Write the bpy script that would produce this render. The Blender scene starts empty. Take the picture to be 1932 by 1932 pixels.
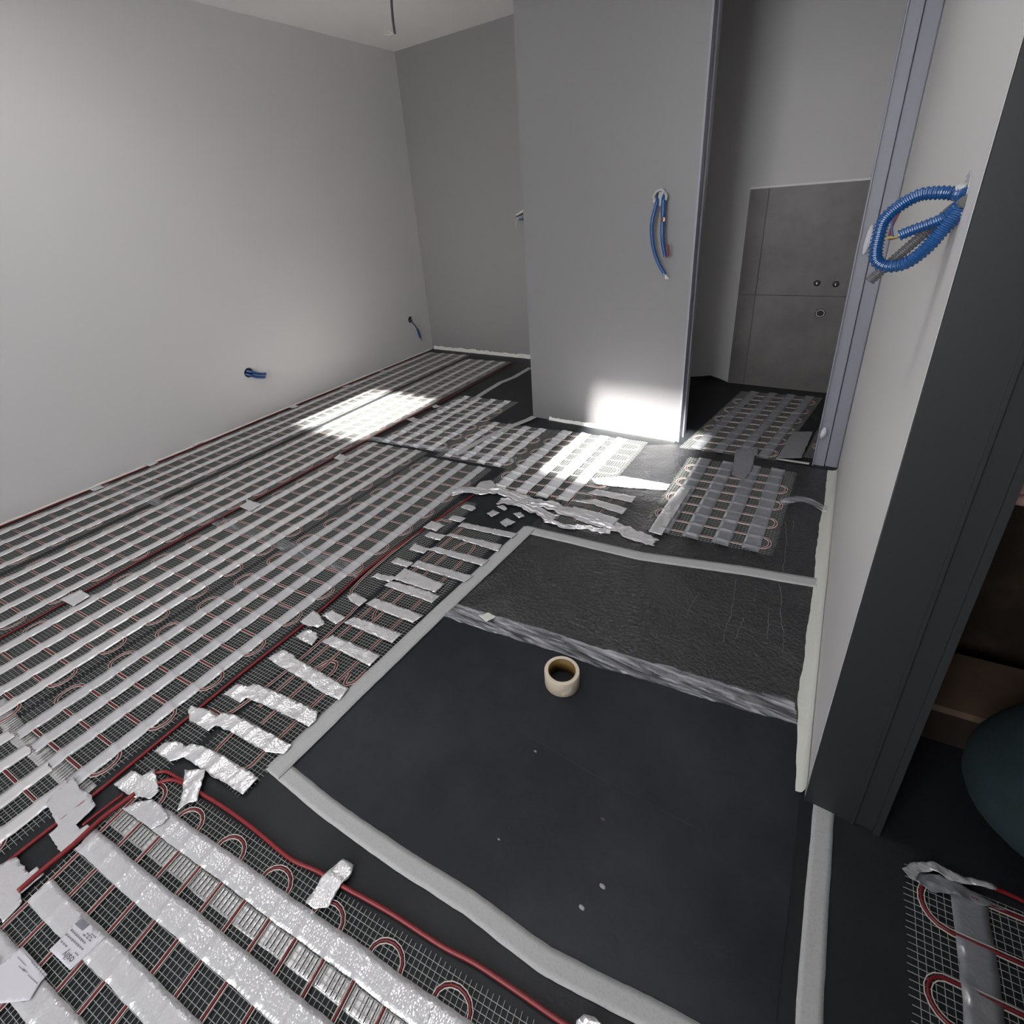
import bpy, bmesh, math, random
from mathutils import Vector, Matrix, noise
from mathutils.geometry import delaunay_2d_cdt

SC = bpy.context.scene
COL = SC.collection
random.seed(7)

# ------------------------------------------------------------------ camera
FPX, CX, CY = 954.863, 926.861, 818.326
CR = ((0.83093580, 0.55067304, -0.07940337), (0.16838966, -0.38493920, -0.90745068), (-0.53027410, 0.74066255, -0.41258741))
CAMP = Vector((3.390422, -0.838164, 1.30))
cam = bpy.data.cameras.new('camera')
cam.sensor_width = 36.0
cam.lens = FPX / 1932 * 36.0
cam.shift_x = 0.5 - CX / 1932
cam.shift_y = CY / 1932 - 0.5
cam.clip_start = 0.02
camo = bpy.data.objects.new('camera', cam)
COL.objects.link(camo)
r, d, fw = [Vector(v) for v in CR]
camo.matrix_world = Matrix(((r.x, -d.x, -fw.x, CAMP.x), (r.y, -d.y, -fw.y, CAMP.y), (r.z, -d.z, -fw.z, CAMP.z), (0, 0, 0, 1)))
SC.camera = camo

# ------------------------------------------------------------------ world, sun, windows' daylight, exposure
w = bpy.data.worlds.new('world'); SC.world = w; w.use_nodes = True
bg = w.node_tree.nodes['Background']
bg.inputs[0].default_value = (0.97, 0.97, 1.0, 1)
bg.inputs[1].default_value = 9.0
sun = bpy.data.lights.new('sun', 'SUN'); sun.energy = 29.0; sun.angle = math.radians(2.6); sun.color = (1.0, 0.965, 0.92)
so = bpy.data.objects.new('sun', sun); COL.objects.link(so)
SUND = Vector((-0.055, 0.5, -0.864)).normalized()
so.rotation_euler = SUND.to_track_quat('-Z', 'Y').to_euler()
so.location = (2, -3, 6)
HOLES = [(0.535, -0.40, 1.15, 0.36), (2.405, -0.25, 3.03, 0.52)]    # roof windows x0,y0,x1,y1
ZC = 2.495
SHH = 0.60; SHX = -SUND.x / -SUND.z * SHH; SHY = -SUND.y / -SUND.z * SHH      # unseen shafts added along the sun's direction to block sideways sky light
FILL_WIN = (1.90, 0.60, 3.15, 2.25)                                        # unseen window added behind the camera for ambient light x0,z0,x1,z1
YN = -2.7
def portal(loc, rot, sx, sy):
    a = bpy.data.lights.new('portal', 'AREA'); a.shape = 'RECTANGLE'; a.size = sx; a.size_y = sy
    a.cycles.is_portal = True
    o = bpy.data.objects.new('portal', a); COL.objects.link(o); o.location = loc; o.rotation_euler = rot
for (x0, y0, x1, y1) in HOLES:
    portal(((x0 + x1) / 2 + SHX, (y0 + y1) / 2 + SHY, ZC + SHH + 0.01), (0, 0, 0), x1 - x0, y1 - y0)
portal(((FILL_WIN[0] + FILL_WIN[2]) / 2, YN - 0.05, (FILL_WIN[1] + FILL_WIN[3]) / 2), (math.radians(90), 0, 0), FILL_WIN[2] - FILL_WIN[0], FILL_WIN[3] - FILL_WIN[1])
SC.view_settings.view_transform = 'Standard'
SC.view_settings.look = 'None'
SC.view_settings.gamma = 1.0
SC.view_settings.use_curve_mapping = False
SC.view_settings.exposure = 0.42
SC.cycles.use_denoising = True
SC.cycles.max_bounces = 10
SC.cycles.diffuse_bounces = 6
SC.cycles.glossy_bounces = 4
SC.cycles.transparent_max_bounces = 12
SC.cycles.sample_clamp_indirect = 120.0
SC.cycles.blur_glossy = 0.5
SC.cycles.caustics_reflective = True

# ------------------------------------------------------------------ materials
def mat(name, col, rough=0.5, metal=0.0, spec=0.5, bump=None, var=None, coat=0.0, alpha=None, trans=0.0):
    m = bpy.data.materials.new(name); m.use_nodes = True
    nt = m.node_tree; b = nt.nodes['Principled BSDF']
    b.inputs['Base Color'].default_value = (*col, 1)
    b.inputs['Roughness'].default_value = rough
    b.inputs['Metallic'].default_value = metal
    b.inputs['Specular IOR Level'].default_value = spec
    b.inputs['Coat Weight'].default_value = coat
    b.inputs['Coat Roughness'].default_value = 0.15
    if alpha is not None: b.inputs['Alpha'].default_value = alpha
    tc = nt.nodes.new('ShaderNodeTexCoord')
    if var:                                             # (scale, colour2, contrast lo, hi)
        n = nt.nodes.new('ShaderNodeTexNoise'); n.inputs['Scale'].default_value = var[0]; n.inputs['Detail'].default_value = 8
        n.inputs['Roughness'].default_value = 0.65
        cr = nt.nodes.new('ShaderNodeValToRGB')
        cr.color_ramp.elements[0].position = var[2]; cr.color_ramp.elements[1].position = var[3]
        cr.color_ramp.elements[0].color = (*col, 1); cr.color_ramp.elements[1].color = (*var[1], 1)
        nt.links.new(tc.outputs['Object'], n.inputs['Vector']); nt.links.new(n.outputs['Fac'], cr.inputs['Fac'])
        nt.links.new(cr.outputs['Color'], b.inputs['Base Color'])
    if bump:                                            # list of (kind, scale, strength, distance)
        prev = None
        for kind, sc, st, di in bump:
            if kind == 'noise':
                n = nt.nodes.new('ShaderNodeTexNoise'); n.inputs['Scale'].default_value = sc; n.inputs['Detail'].default_value = 6
                n.inputs['Distortion'].default_value = 0.4; out = n.outputs['Fac']
            elif kind == 'vor':
                n = nt.nodes.new('ShaderNodeTexVoronoi'); n.inputs['Scale'].default_value = sc; out = n.outputs['Distance']
            else:
                n = nt.nodes.new('ShaderNodeTexVoronoi'); n.feature = 'DISTANCE_TO_EDGE'; n.inputs['Scale'].default_value = sc; out = n.outputs['Distance']
            nt.links.new(tc.outputs['Object'], n.inputs['Vector'])
            bp = nt.nodes.new('ShaderNodeBump'); bp.inputs['Strength'].default_value = st; bp.inputs['Distance'].default_value = di
            nt.links.new(out, bp.inputs['Height'])
            if prev: nt.links.new(prev.outputs['Normal'], bp.inputs['Normal'])
            prev = bp
        nt.links.new(prev.outputs['Normal'], b.inputs['Normal'])
    return m

M = {}
M['white'] = mat('white_paint', (0.61, 0.60, 0.595), 0.5, bump=[('noise', 60, 0.04, 0.002)])
M['ceiling'] = mat('ceiling_paint', (0.88, 0.87, 0.845), 0.7)
M['grey'] = mat('grey_paint', (0.195, 0.192, 0.196), 0.42, bump=[('noise', 90, 0.03, 0.002)])
M['grey_back_lit'] = mat('grey_paint_back_lit', (0.29, 0.285, 0.28), 0.42, bump=[('noise', 90, 0.03, 0.002)])  # same grey paint as the pier, lightened for reflected light on the back wall
M['frame'] = mat('grey_lacquer', (0.235, 0.24, 0.28), 0.4)
M['dark_frame'] = mat('shaded_lacquer', (0.020, 0.0235, 0.0245), 0.5)  # grey door lining, its shade put into a near-black base colour
M['dim'] = mat('dim_wall', (0.10, 0.10, 0.095), 0.9)  # side-room walls, the room's darkness put into their colour
M['floor'] = mat('black_membrane', (0.012, 0.014, 0.016), 0.5, spec=0.3, var=(2.2, (0.024, 0.026, 0.030), 0.45, 0.75), bump=[('noise', 140, 0.15, 0.003)])
M['sheet_near'] = mat('smooth_membrane', (0.010, 0.012, 0.016), 0.50, spec=0.32, var=(2.6, (0.030, 0.033, 0.041), 0.42, 0.75), bump=[('noise', 9, 0.10, 0.02), ('noise', 180, 0.12, 0.002)])
M['sheet_crinkle'] = mat('crinkled_membrane', (0.014, 0.015, 0.017), 0.28, spec=1.0, coat=0.15, bump=[('noise', 5, 0.5, 0.05), ('noise', 85, 1.0, 0.006)])
M['strip'] = mat('white_release_strip', (0.74, 0.73, 0.735), 0.27, metal=0.5, spec=0.5, bump=[('noise', 45, 0.18, 0.003)])
M['strip_shiny'] = mat('wrinkled_strip', (0.57, 0.57, 0.58), 0.20, metal=0.3, spec=0.7, bump=[('edge', 13, 0.30, 0.002), ('noise', 20, 0.25, 0.004), ('vor', 200, 0.35, 0.0016)])
M['foil'] = mat('silver_foil', (0.80, 0.80, 0.81), 0.27, metal=0.65, spec=0.6, bump=[('edge', 26, 0.45, 0.003), ('noise', 35, 0.25, 0.005), ('vor', 180, 0.38, 0.0016)])
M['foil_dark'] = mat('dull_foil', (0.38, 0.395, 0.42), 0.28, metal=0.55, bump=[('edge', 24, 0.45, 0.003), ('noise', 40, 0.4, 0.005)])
M['foil_mat'] = mat('silver_mat_strip', (0.84, 0.845, 0.86), 0.25, metal=0.42, spec=0.6, bump=[('edge', 24, 0.45, 0.003), ('noise', 35, 0.3, 0.005)])
M['stitch_pale'] = mat('pale_stitch', (0.80, 0.74, 0.71), 0.6)
M['crease'] = mat('crease_glint', (0.15, 0.15, 0.155), 0.3)  # pale grey carries the creases' glint in the colour
M['mask'] = mat('grey_tape', (0.40, 0.405, 0.40), 0.75, var=(220, (0.33, 0.33, 0.325), 0.5, 0.7), bump=[('noise', 300, 0.1, 0.001)])
M['mask_pale'] = mat('pale_tape', (0.56, 0.57, 0.53), 0.6, bump=[('noise', 60, 0.3, 0.004)])
M['clear'] = mat('clear_tape', (0.80, 0.82, 0.88), 0.14, spec=0.7, alpha=0.26, bump=[('noise', 30, 0.8, 0.008), ('noise', 120, 0.4, 0.003)])
M['cable'] = mat('red_cable', (0.16, 0.010, 0.014), 0.45)
M['lead'] = mat('red_lead', (0.19, 0.011, 0.013), 0.42)
M['thread'] = mat('glass_fibre', (0.29, 0.31, 0.285), 0.6)
M['stitch'] = mat('stitch_thread', (0.58, 0.51, 0.48), 0.6)
M['blue'] = mat('blue_conduit', (0.008, 0.065, 0.21), 0.26, spec=0.6, var=(30, (0.014, 0.09, 0.27), 0.5, 0.75))
M['grey_conduit'] = mat('grey_conduit', (0.10, 0.10, 0.105), 0.45)
M['black'] = mat('black_plastic', (0.01, 0.01, 0.012), 0.6)
M['charcoal'] = mat('charcoal_sheath', (0.045, 0.045, 0.06), 0.5)
M['plaster'] = mat('crumbled_plaster', (0.42, 0.42, 0.43), 0.9, bump=[('noise', 120, 0.8, 0.006)])
M['caulk'] = mat('white_filler', (0.70, 0.70, 0.66), 0.7, bump=[('noise', 80, 0.5, 0.006)])
M['wire_red'] = mat('brown_wire', (0.16, 0.03, 0.03), 0.5)
M['wire_green'] = mat('yellow_green_wire', (0.30, 0.30, 0.05), 0.5)
M['wire_white'] = mat('white_wire', (0.6, 0.58, 0.55), 0.5)
M['wire_blue'] = mat('blue_wire', (0.05, 0.07, 0.20), 0.5)
M['tile'] = mat('concrete_tile', (0.115, 0.105, 0.098), 0.42, var=(3.2, (0.19, 0.175, 0.165), 0.38, 0.72), bump=[('noise', 25, 0.05, 0.004)])
M['grout'] = mat('dark_grout', (0.055, 0.052, 0.05), 0.8)
M['chrome'] = mat('chrome', (0.45, 0.42, 0.40), 0.18, metal=1.0)
M['roll'] = mat('cream_tape', (0.50, 0.44, 0.34), 0.6, bump=[('noise', 60, 0.15, 0.002)])
M['roll_edge'] = mat('tape_edge', (0.60, 0.53, 0.43), 0.75)
M['core'] = mat('card_core', (0.14, 0.085, 0.018), 0.55, spec=0.4)
M['label'] = mat('label_paper', (0.52, 0.51, 0.55), 0.5)
M['ink'] = mat('print_ink', (0.05, 0.05, 0.06), 0.6)
M['ink_grey'] = mat('grey_ink', (0.18, 0.18, 0.20), 0.6)
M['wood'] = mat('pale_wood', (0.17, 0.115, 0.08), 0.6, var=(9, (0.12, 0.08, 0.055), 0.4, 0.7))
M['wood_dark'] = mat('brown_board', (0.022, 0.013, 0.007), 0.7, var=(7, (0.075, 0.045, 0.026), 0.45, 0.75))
M['denim'] = mat('teal_denim', (0.009, 0.022, 0.025), 0.9, var=(12, (0.015, 0.034, 0.040), 0.4, 0.7), bump=[('noise', 200, 0.3, 0.002)])
M['skin'] = mat('skin', (0.55, 0.35, 0.29), 0.55)
M['shirt'] = mat('black_cloth', (0.008, 0.008, 0.009), 0.95)
M['hair'] = mat('dark_hair', (0.03, 0.02, 0.015), 0.7)
M['dirt'] = mat('grey_crumb', (0.30, 0.30, 0.30), 0.9)
M['plastic_clip'] = mat('wrapped_clip', (0.55, 0.55, 0.60), 0.3, bump=[('noise', 150, 0.6, 0.004)])

def vary_alpha(m, sc, lo, hi):
    nt = m.node_tree; b = nt.nodes['Principled BSDF']; tc = nt.nodes.new('ShaderNodeTexCoord')
    mp = nt.nodes.new('ShaderNodeMapping'); mp.inputs['Scale'].default_value = (sc[0], sc[1], 1)
    n = nt.nodes.new('ShaderNodeTexNoise'); n.inputs['Scale'].default_value = 1.0; n.inputs['Detail'].default_value = 5; n.inputs['Distortion'].default_value = 1.2
    mr = nt.nodes.new('ShaderNodeMapRange'); mr.inputs[1].default_value = 0.38; mr.inputs[2].default_value = 0.68; mr.inputs[3].default_value = lo; mr.inputs[4].default_value = hi
    nt.links.new(tc.outputs['Object'], mp.inputs['Vector']); nt.links.new(mp.outputs['Vector'], n.inputs['Vector']); nt.links.new(n.outputs['Fac'], mr.inputs[0]); nt.links.new(mr.outputs[0], b.inputs['Alpha'])
vary_alpha(M['clear'], (7, 55), 0.05, 0.48)  # paler, more opaque streaks imitate highlights on the wrinkles
def vary_rough(m, sc, lo, hi):
    nt = m.node_tree; b = nt.nodes['Principled BSDF']; tc = nt.nodes.new('ShaderNodeTexCoord')
    n = nt.nodes.new('ShaderNodeTexNoise'); n.inputs['Scale'].default_value = sc; n.inputs['Detail'].default_value = 2
    mr = nt.nodes.new('ShaderNodeMapRange'); mr.inputs[1].default_value = 0.40; mr.inputs[2].default_value = 0.62; mr.inputs[3].default_value = lo; mr.inputs[4].default_value = hi
    nt.links.new(tc.outputs['Object'], n.inputs['Vector']); nt.links.new(n.outputs['Fac'], mr.inputs[0]); nt.links.new(mr.outputs[0], b.inputs['Roughness'])
vary_rough(M['sheet_crinkle'], 2.6, 0.20, 0.46)

# ------------------------------------------------------------------ helpers
def at(u, v, z=0.0):                                     # point of the photograph -> its place on the horizontal plane z
    q = ((u - CX) / FPX, (v - CY) / FPX, 1.0)
    dv = r * q[0] + d * q[1] + fw * q[2]
    return CAMP + dv * ((z - CAMP.z) / dv.z)
def aty(u, v, y):
    q = ((u - CX) / FPX, (v - CY) / FPX, 1.0)
    dv = r * q[0] + d * q[1] + fw * q[2]
    return CAMP + dv * ((y - CAMP.y) / dv.y)
def atx(u, v, x):
    q = ((u - CX) / FPX, (v - CY) / FPX, 1.0)
    dv = r * q[0] + d * q[1] + fw * q[2]
    return CAMP + dv * ((x - CAMP.x) / dv.x)
def crop(ox, oy, k):
    return lambda x, y: (ox + x / k, oy + y / k)

def link(name, verts, faces, m, parent=None, smooth=False):
    me = bpy.data.meshes.new(name)
    me.from_pydata([tuple(v) for v in verts], [], faces)
    me.materials.append(m)
    if smooth:
        for p in me.polygons: p.use_smooth = True
    me.update()
    o = bpy.data.objects.new(name, me); COL.objects.link(o)
    if parent: o.parent = parent
    return o
def empty(name, loc=(0, 0, 0)):
    o = bpy.data.objects.new(name, None); o.location = loc; o.empty_display_size = 0.05
    COL.objects.link(o); return o
def tag(o, label, cat, group=None, kind=None):
    o['label'] = label; o['category'] = cat
    if group: o['group'] = group
    if kind: o['kind'] = kind
    return o
def struct(o):
    o['kind'] = 'structure'; return o
def lab(o, label):
    o['label'] = label; return o
class MB:
    def __init__(s): s.v = []; s.f = []
    def add(s, vs, fs):
        n = len(s.v); s.v += [tuple(v) for v in vs]; s.f += [tuple(i + n for i in f) for f in fs]
    def box(s, a, b):
        x0, y0, z0 = a; x1, y1, z1 = b
        s.add([(x0, y0, z0), (x1, y0, z0), (x1, y1, z0), (x0, y1, z0), (x0, y0, z1), (x1, y0, z1), (x1, y1, z1), (x0, y1, z1)],
              [(0, 3, 2, 1), (4, 5, 6, 7), (0, 1, 5, 4), (1, 2, 6, 5), (2, 3, 7, 6), (3, 0, 4, 7)])
    def bar(s, a, b, wd, h):                             # flat thread lying on z = a.z
        a = Vector(a); b = Vector(b); t = (b - a); n = Vector((-t.y, t.x, 0))
        if n.length < 1e-9: return
        n = n.normalized() * wd / 2; up = Vector((0, 0, h))
        s.add([a - n, a + n, b + n, b - n, a - n + up, a + n + up, b + n + up, b - n + up],
              [(4, 7, 6, 5), (0, 4, 5, 1), (1, 5, 6, 2), (2, 6, 7, 3), (3, 7, 4, 0)])
    def tube(s, pts, rad, n=8, cap=True, radf=None):
        pts = [Vector(p) for p in pts]; base = len(s.v); N = len(pts)
        up = None
        for i, p in enumerate(pts):
            t = (pts[min(i + 1, N - 1)] - pts[max(i - 1, 0)])
            t = t.normalized() if t.length > 1e-9 else Vector((1, 0, 0))
            if up is None:
                up = Vector((0, 0, 1)) if abs(t.z) < 0.9 else Vector((1, 0, 0))
            a = t.cross(up)
            a = a.normalized() if a.length > 1e-6 else t.orthogonal().normalized()
            up = a.cross(t).normalized()
            rr = radf(i / max(1, N - 1)) if radf else rad
            for k in range(n):
                an = 2 * math.pi * k / n
                s.v.append(tuple(p + (a * math.cos(an) + up * math.sin(an)) * rr))
        for i in range(N - 1):
            for k in range(n):
                s.f.append((base + i * n + k, base + i * n + (k + 1) % n, base + (i + 1) * n + (k + 1) % n, base + (i + 1) * n + k))
        if cap:
            s.f.append(tuple(base + k for k in range(n))[::-1]); s.f.append(tuple(base + (N - 1) * n + k for k in range(n)))
    def lathe(s, prof, centre, n=48, axis='z'):          # closed loop profile of (radius, height)
        base = len(s.v); L = len(prof); c = Vector(centre)
        for k in range(n):
            an = 2 * math.pi * k / n; ca, sa = math.cos(an), math.sin(an)
            for (rr, h) in prof:
                s.v.append(tuple(c + (Vector((rr * ca, rr * sa, h)) if axis == 'z' else Vector((rr * ca, -h, rr * sa)) if axis == 'y' else Vector((h, rr * ca, rr * sa)))))
        for k in range(n):
            for j in range(L):
                a = base + k * L + j; b = base + k * L + (j + 1) % L
                c2 = base + ((k + 1) % n) * L + (j + 1) % L; d2 = base + ((k + 1) % n) * L + j
                s.f.append((a, d2, c2, b))
    def build(s, name, m, parent=None, smooth=False): return link(name, s.v, s.f, m, parent, smooth)
def box(name, a, b, m, parent=None):
    q = MB(); q.box(a, b); return q.build(name, m, parent)
def smooth_path(pts, per=8):                             # Catmull-Rom
    pts = [Vector(p) for p in pts]; out = []
    P = [pts[0] * 2 - pts[1]] + pts + [pts[-1] * 2 - pts[-2]]
    for i in range(1, len(P) - 2):
        for j in range(per):
            t = j / per; a, b, c, e = P[i - 1], P[i], P[i + 1], P[i + 2]
            out.append(0.5 * ((2 * b) + (c - a) * t + (2 * a - 5 * b + 4 * c - e) * t * t + (3 * b - a - 3 * c + e) * t ** 3))
    out.append(pts[-1]); return out
def ns(x, y, s, seed=0.0): return noise.noise(Vector((x * s + seed, y * s - seed, seed * 1.7)))

def ribbon(name, pts, width, z, m, parent=None, wob=0.0015, bumps=None, rough=0.0006, ds=0.0125, across=4, smooth=True, seed=0.0, ends=0.0, widthf=None, wrinkle=None):
    """a strip of tape lying along pts (2D, metres) at height z, with thickness, a slightly uneven edge and bumps(s) over cables"""
    pts = [Vector((p[0], p[1])) for p in pts]
    cum = [0.0]
    for a, b in zip(pts, pts[1:]): cum.append(cum[-1] + (b - a).length)
    L = cum[-1]; n = max(2, int(L / ds)); V = []; F = []
    row = across + 3
    for i in range(n + 1):
        s = L * i / n; k = 0
        while k < len(pts) - 2 and cum[k + 1] < s: k += 1
        t = (s - cum[k]) / (cum[k + 1] - cum[k]); c = pts[k].lerp(pts[k + 1], t)
        if 0 < k or k < len(pts) - 2:
            a = pts[max(k - 1, 0)]; e = pts[min(k + 2, len(pts) - 1)]
        tg = (pts[min(k + 1, len(pts) - 1)] - pts[k]).normalized(); nr = Vector((tg.y, -tg.x))
        wl = width / 2 * (widthf(s / L) if widthf else 1) + wob * ns(c.x, c.y, 40, seed + 3.1); wr = width / 2 * (widthf(s / L) if widthf else 1) + wob * ns(c.x, c.y, 40, seed + 8.7)
        off = wob * 1.5 * ns(c.x, c.y, 9, seed + 5.5)
        e = 0.0
        if ends and (i == 0 or i == n): e = ends
        row_pts = []
        for j in range(across + 1):
            f = j / across
            p = c + nr * (-wl + (wl + wr) * f + off)
            if e: p = p + tg * (e * random.uniform(-1, 1))
            zz = z + (bumps(s, f) if bumps else 0.0) + rough * ns(p.x, p.y, 60, seed)
            if wrinkle: zz += wrinkle[0] * abs(noise.noise(Vector((s * wrinkle[1] + seed, f * wrinkle[2], seed))))
            row_pts.append((p.x, p.y, zz))
        lo = row_pts[0]; hi = row_pts[-1]
        V += [(lo[0], lo[1], lo[2] - 0.0012)] + row_pts + [(hi[0], hi[1], hi[2] - 0.0012)]
    for i in range(n):
        for j in range(row - 1):
            a = i * row + j
            F.append((a, a + 1, a + row + 1, a + row))
    o = link(name, V, F, m, parent, smooth)
    for k, p in enumerate(o.data.polygons):
        if k % (row - 1) in (0, row - 2): p.use_smooth = False
    return o

def patch(name, poly, z, m, parent=None, crumple=0.003, step=0.008, ragged=0.0015, ridges=(), seed=None, px=True, pinch=0.0):
    """a piece of tape or foil cut to a polygon, crumpled, with ridges where cables run below: ridges = ((point), (dir), height)"""
    seed = random.uniform(0, 50) if seed is None else seed
    P = [at(p[0], p[1], z).xy if px else Vector(p) for p in poly]
    edge = []
    for a, b in zip(P, P[1:] + P[:1]):
        n = max(1, int((b - a).length / step))
        for i in range(n):
            q = a.lerp(b, i / n)
            if i: q = q + Vector((ns(q.x, q.y, 120, seed), ns(q.x, q.y, 120, seed + 9))) * ragged * 2
            edge.append(q)
    x0 = min(p.x for p in P); x1 = max(p.x for p in P); y0 = min(p.y for p in P); y1 = max(p.y for p in P)
    pts = list(edge)
    y = y0 + step / 2
    while y < y1:
        x = x0 + step / 2
        while x < x1:
            pts.append(Vector((x + random.uniform(-.25, .25) * step, y + random.uniform(-.25, .25) * step))); x += step
        y += step
    ne = len(edge)
    res = delaunay_2d_cdt(pts, [(i, (i + 1) % ne) for i in range(ne)], [], 1, 1e-6)
    V = []
    for q in res[0]:
        zz = z + crumple * (ns(q.x, q.y, 35, seed) * 0.7 + abs(ns(q.x, q.y, 80, seed + 4)) * 0.6)
        for (o, dr, h) in ridges:
            dv = Vector((q.x - o[0], q.y - o[1])); t = Vector(dr).normalized()
            dist = abs(dv.x * t.y - dv.y * t.x); zz += h * math.exp(-(dist / 0.006) ** 2)
        V.append((q.x, q.y, max(zz, z - 0.001)))
    F = [tuple(f) for f in res[2]]
    nV = len(V)
    # skirt: a lower copy of the surface closes the piece
    bm = bmesh.new()
    vs = [bm.verts.new(v) for v in V]
    for f in F:
        try: bm.faces.new([vs[i] for i in f])
        except ValueError: pass
    bmesh.ops.recalc_face_normals(bm, faces=bm.faces)
    if bm.faces and sum(f.normal.z for f in bm.faces) < 0:
        bmesh.ops.reverse_faces(bm, faces=bm.faces)
    be = [e for e in bm.edges if len(e.link_faces) == 1]
    ret = bmesh.ops.extrude_edge_only(bm, edges=be)
    for g in ret['geom']:
        if isinstance(g, bmesh.types.BMVert): g.co.z -= 0.0012
    loose = [v for v in bm.verts if not v.link_faces]
    bmesh.ops.delete(bm, geom=loose, context='VERTS')
    me = bpy.data.meshes.new(name); bm.to_mesh(me); bm.free(); me.materials.append(m)
    for p in me.polygons: p.use_smooth = abs(p.normal.z) > 0.25
    o = bpy.data.objects.new(name, me); COL.objects.link(o)
    if parent: o.parent = parent
    return o

# ------------------------------------------------------------------ the setting
YB = 3.01; YP = 1.836; XR = 3.513; YD = 0.094
struct(box('floor', (-0.1, YN - 0.1, -0.12), (5.6, 3.2, 0.0), M['floor']))
struct(box('wall_left', (-0.12, YN - 0.1, 0), (0, YB + 0.1, 2.7), M['white']))
struct(box('wall_back', (0, YB, 0), (1.86, YB + 0.1, 2.7), M['grey_back_lit']))
q = MB(); q.box((1.828, YP, 0), (2.757, 1.95, ZC + 0.1)); q.box((1.828, 1.95, 0), (1.93, YB + 0.1, ZC + 0.1))
struct(q.build('wall_pier', M['grey']))
struct(box('wall_closet', (1.93, 2.94, 0), (3.80, 3.11, ZC + 0.1), M['white']))
struct(box('wall_closet_right', (3.75, 1.95, 0), (3.87, 2.94, ZC + 0.1), M['white']))
q = MB(); q.box((XR, YD + 0.012, 0), (3.648, 1.836, 2.6)); q.box((XR, YN, 0), (3.648, -0.80, 2.6)); q.box((XR, -0.80, 2.12), (3.648, YD + 0.012, 2.6))
struct(q.build('wall_right', M['white']))
struct(box('wall_lintel', (2.757, YP + 0.005, 2.12), (3.407, 1.95, 2.6), M['grey']))
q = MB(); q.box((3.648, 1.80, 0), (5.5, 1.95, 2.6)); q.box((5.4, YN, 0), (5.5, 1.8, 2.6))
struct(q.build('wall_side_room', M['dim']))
# near wall with the opening of the added fill window
q = MB(); x0, z0, x1, z1 = FILL_WIN
q.box((0, YN - 0.1, 0), (x0, YN, 2.6)); q.box((x1, YN - 0.1, 0), (5.5, YN, 2.6)); q.box((x0, YN - 0.1, 0), (x1, YN, z0)); q.box((x0, YN - 0.1, z1), (x1, YN, 2.6))
struct(q.build('wall_near', M['white']))
wf = MB()
for a in (x0, (x0 + x1) / 2 - 0.03, x1 - 0.06): wf.box((a, YN - 0.07, z0), (a + 0.06, YN - 0.02, z1))
wf.box((x0, YN - 0.07, z0), (x1, YN - 0.02, z0 + 0.06)); wf.box((x0, YN - 0.07, z1 - 0.06), (x1, YN - 0.02, z1))
struct(wf.build('window_1', M['frame']))  # frame of the unseen window added for ambient light
# ceiling with two roof windows
q = MB(); xs = [-0.1, HOLES[0][0], HOLES[0][2], HOLES[1][0], HOLES[1][2], 5.5]
def cslab(a, b, c, e): q.box((a, c, ZC), (b, e, ZC + 0.06))
ya, yb = YN - 0.1, YB + 0.1
cslab(xs[0], xs[1], ya, yb); cslab(xs[2], xs[3], ya, yb); cslab(xs[4], xs[5], ya, yb)
for (a, c, b, e) in HOLES:
    cslab(a, b, ya, c); cslab(a, b, e, yb)
struct(q.build('ceiling', M['ceiling']))
for i, (a, c, b, e) in enumerate(HOLES):
    q = MB(); t = 0.02
    lo = [(a, c), (b, c), (b, e), (a, e)]; out = [(a - t, c - t), (b + t, c - t), (b + t, e + t), (a - t, e + t)]
    V = [(x, y, ZC + 0.061) for x, y in lo] + [(x + SHX, y + SHY, ZC + SHH) for x, y in lo] + [(x, y, ZC + 0.061) for x, y in out] + [(x + SHX, y + SHY, ZC + SHH) for x, y in out]
    F = []
    for k in range(4):
        n = (k + 1) % 4
        F += [(k, n, n + 4, k + 4), (k + 8, k + 12, n + 12, n + 8), (k + 4, n + 4, n + 12, k + 12), (k, k + 8, n + 8, n)]
    q.add(V, F)
    struct(q.build('window_%d' % (i + 2), M['ceiling']))  # unseen shaft added above each roof window to narrow its sky light
# doorway to the small tiled room: lining with a groove on both sides
q = MB()
q.box((2.757, YP - 0.006, 0), (2.766, YP + 0.052, 2.12)); q.box((2.757, YP + 0.066, 0), (2.772, 1.95, 2.12)); q.box((2.757, YP + 0.05, 0), (2.760, YP + 0.07, 2.12))
dl = struct(q.build('door_1', M['frame']))
q = MB(); q.box((3.407, YP - 0.008, 0), (3.412, 1.95, 2.5)); q.box((3.412, YP + 0.004, 0), (3.456, 1.95, 2.5)); q.box((3.461, YP + 0.012, 0), (XR - 0.004, 1.95, 2.5)); q.box((3.456, YP + 0.03, 0), (3.461, 1.95, 2.5)); q.box((XR - 0.004, YP + 0.02, 0), (XR, 1.95, 2.5))
dr_ = struct(q.build('door_2', M['frame']))
for (u, v, h) in ((1553, 815, 0.055), (1637, 452, 0.11)):
    p = aty(u, v, YP); q = MB()
    q.tube(smooth_path([(p.x + 0.004, YP - 0.004, p.z + h / 2), (p.x + 0.002, YP - 0.014, p.z), (p.x - 0.004, YP - 0.010, p.z - h / 2)], 5), 0.012, 8, radf=lambda t: 0.006 + 0.007 * math.sin(math.pi * t))
    lab(q.build('strike_cover', M['plastic_clip'], dr_, True), 'crumpled plastic cover over a strike plate')
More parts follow.
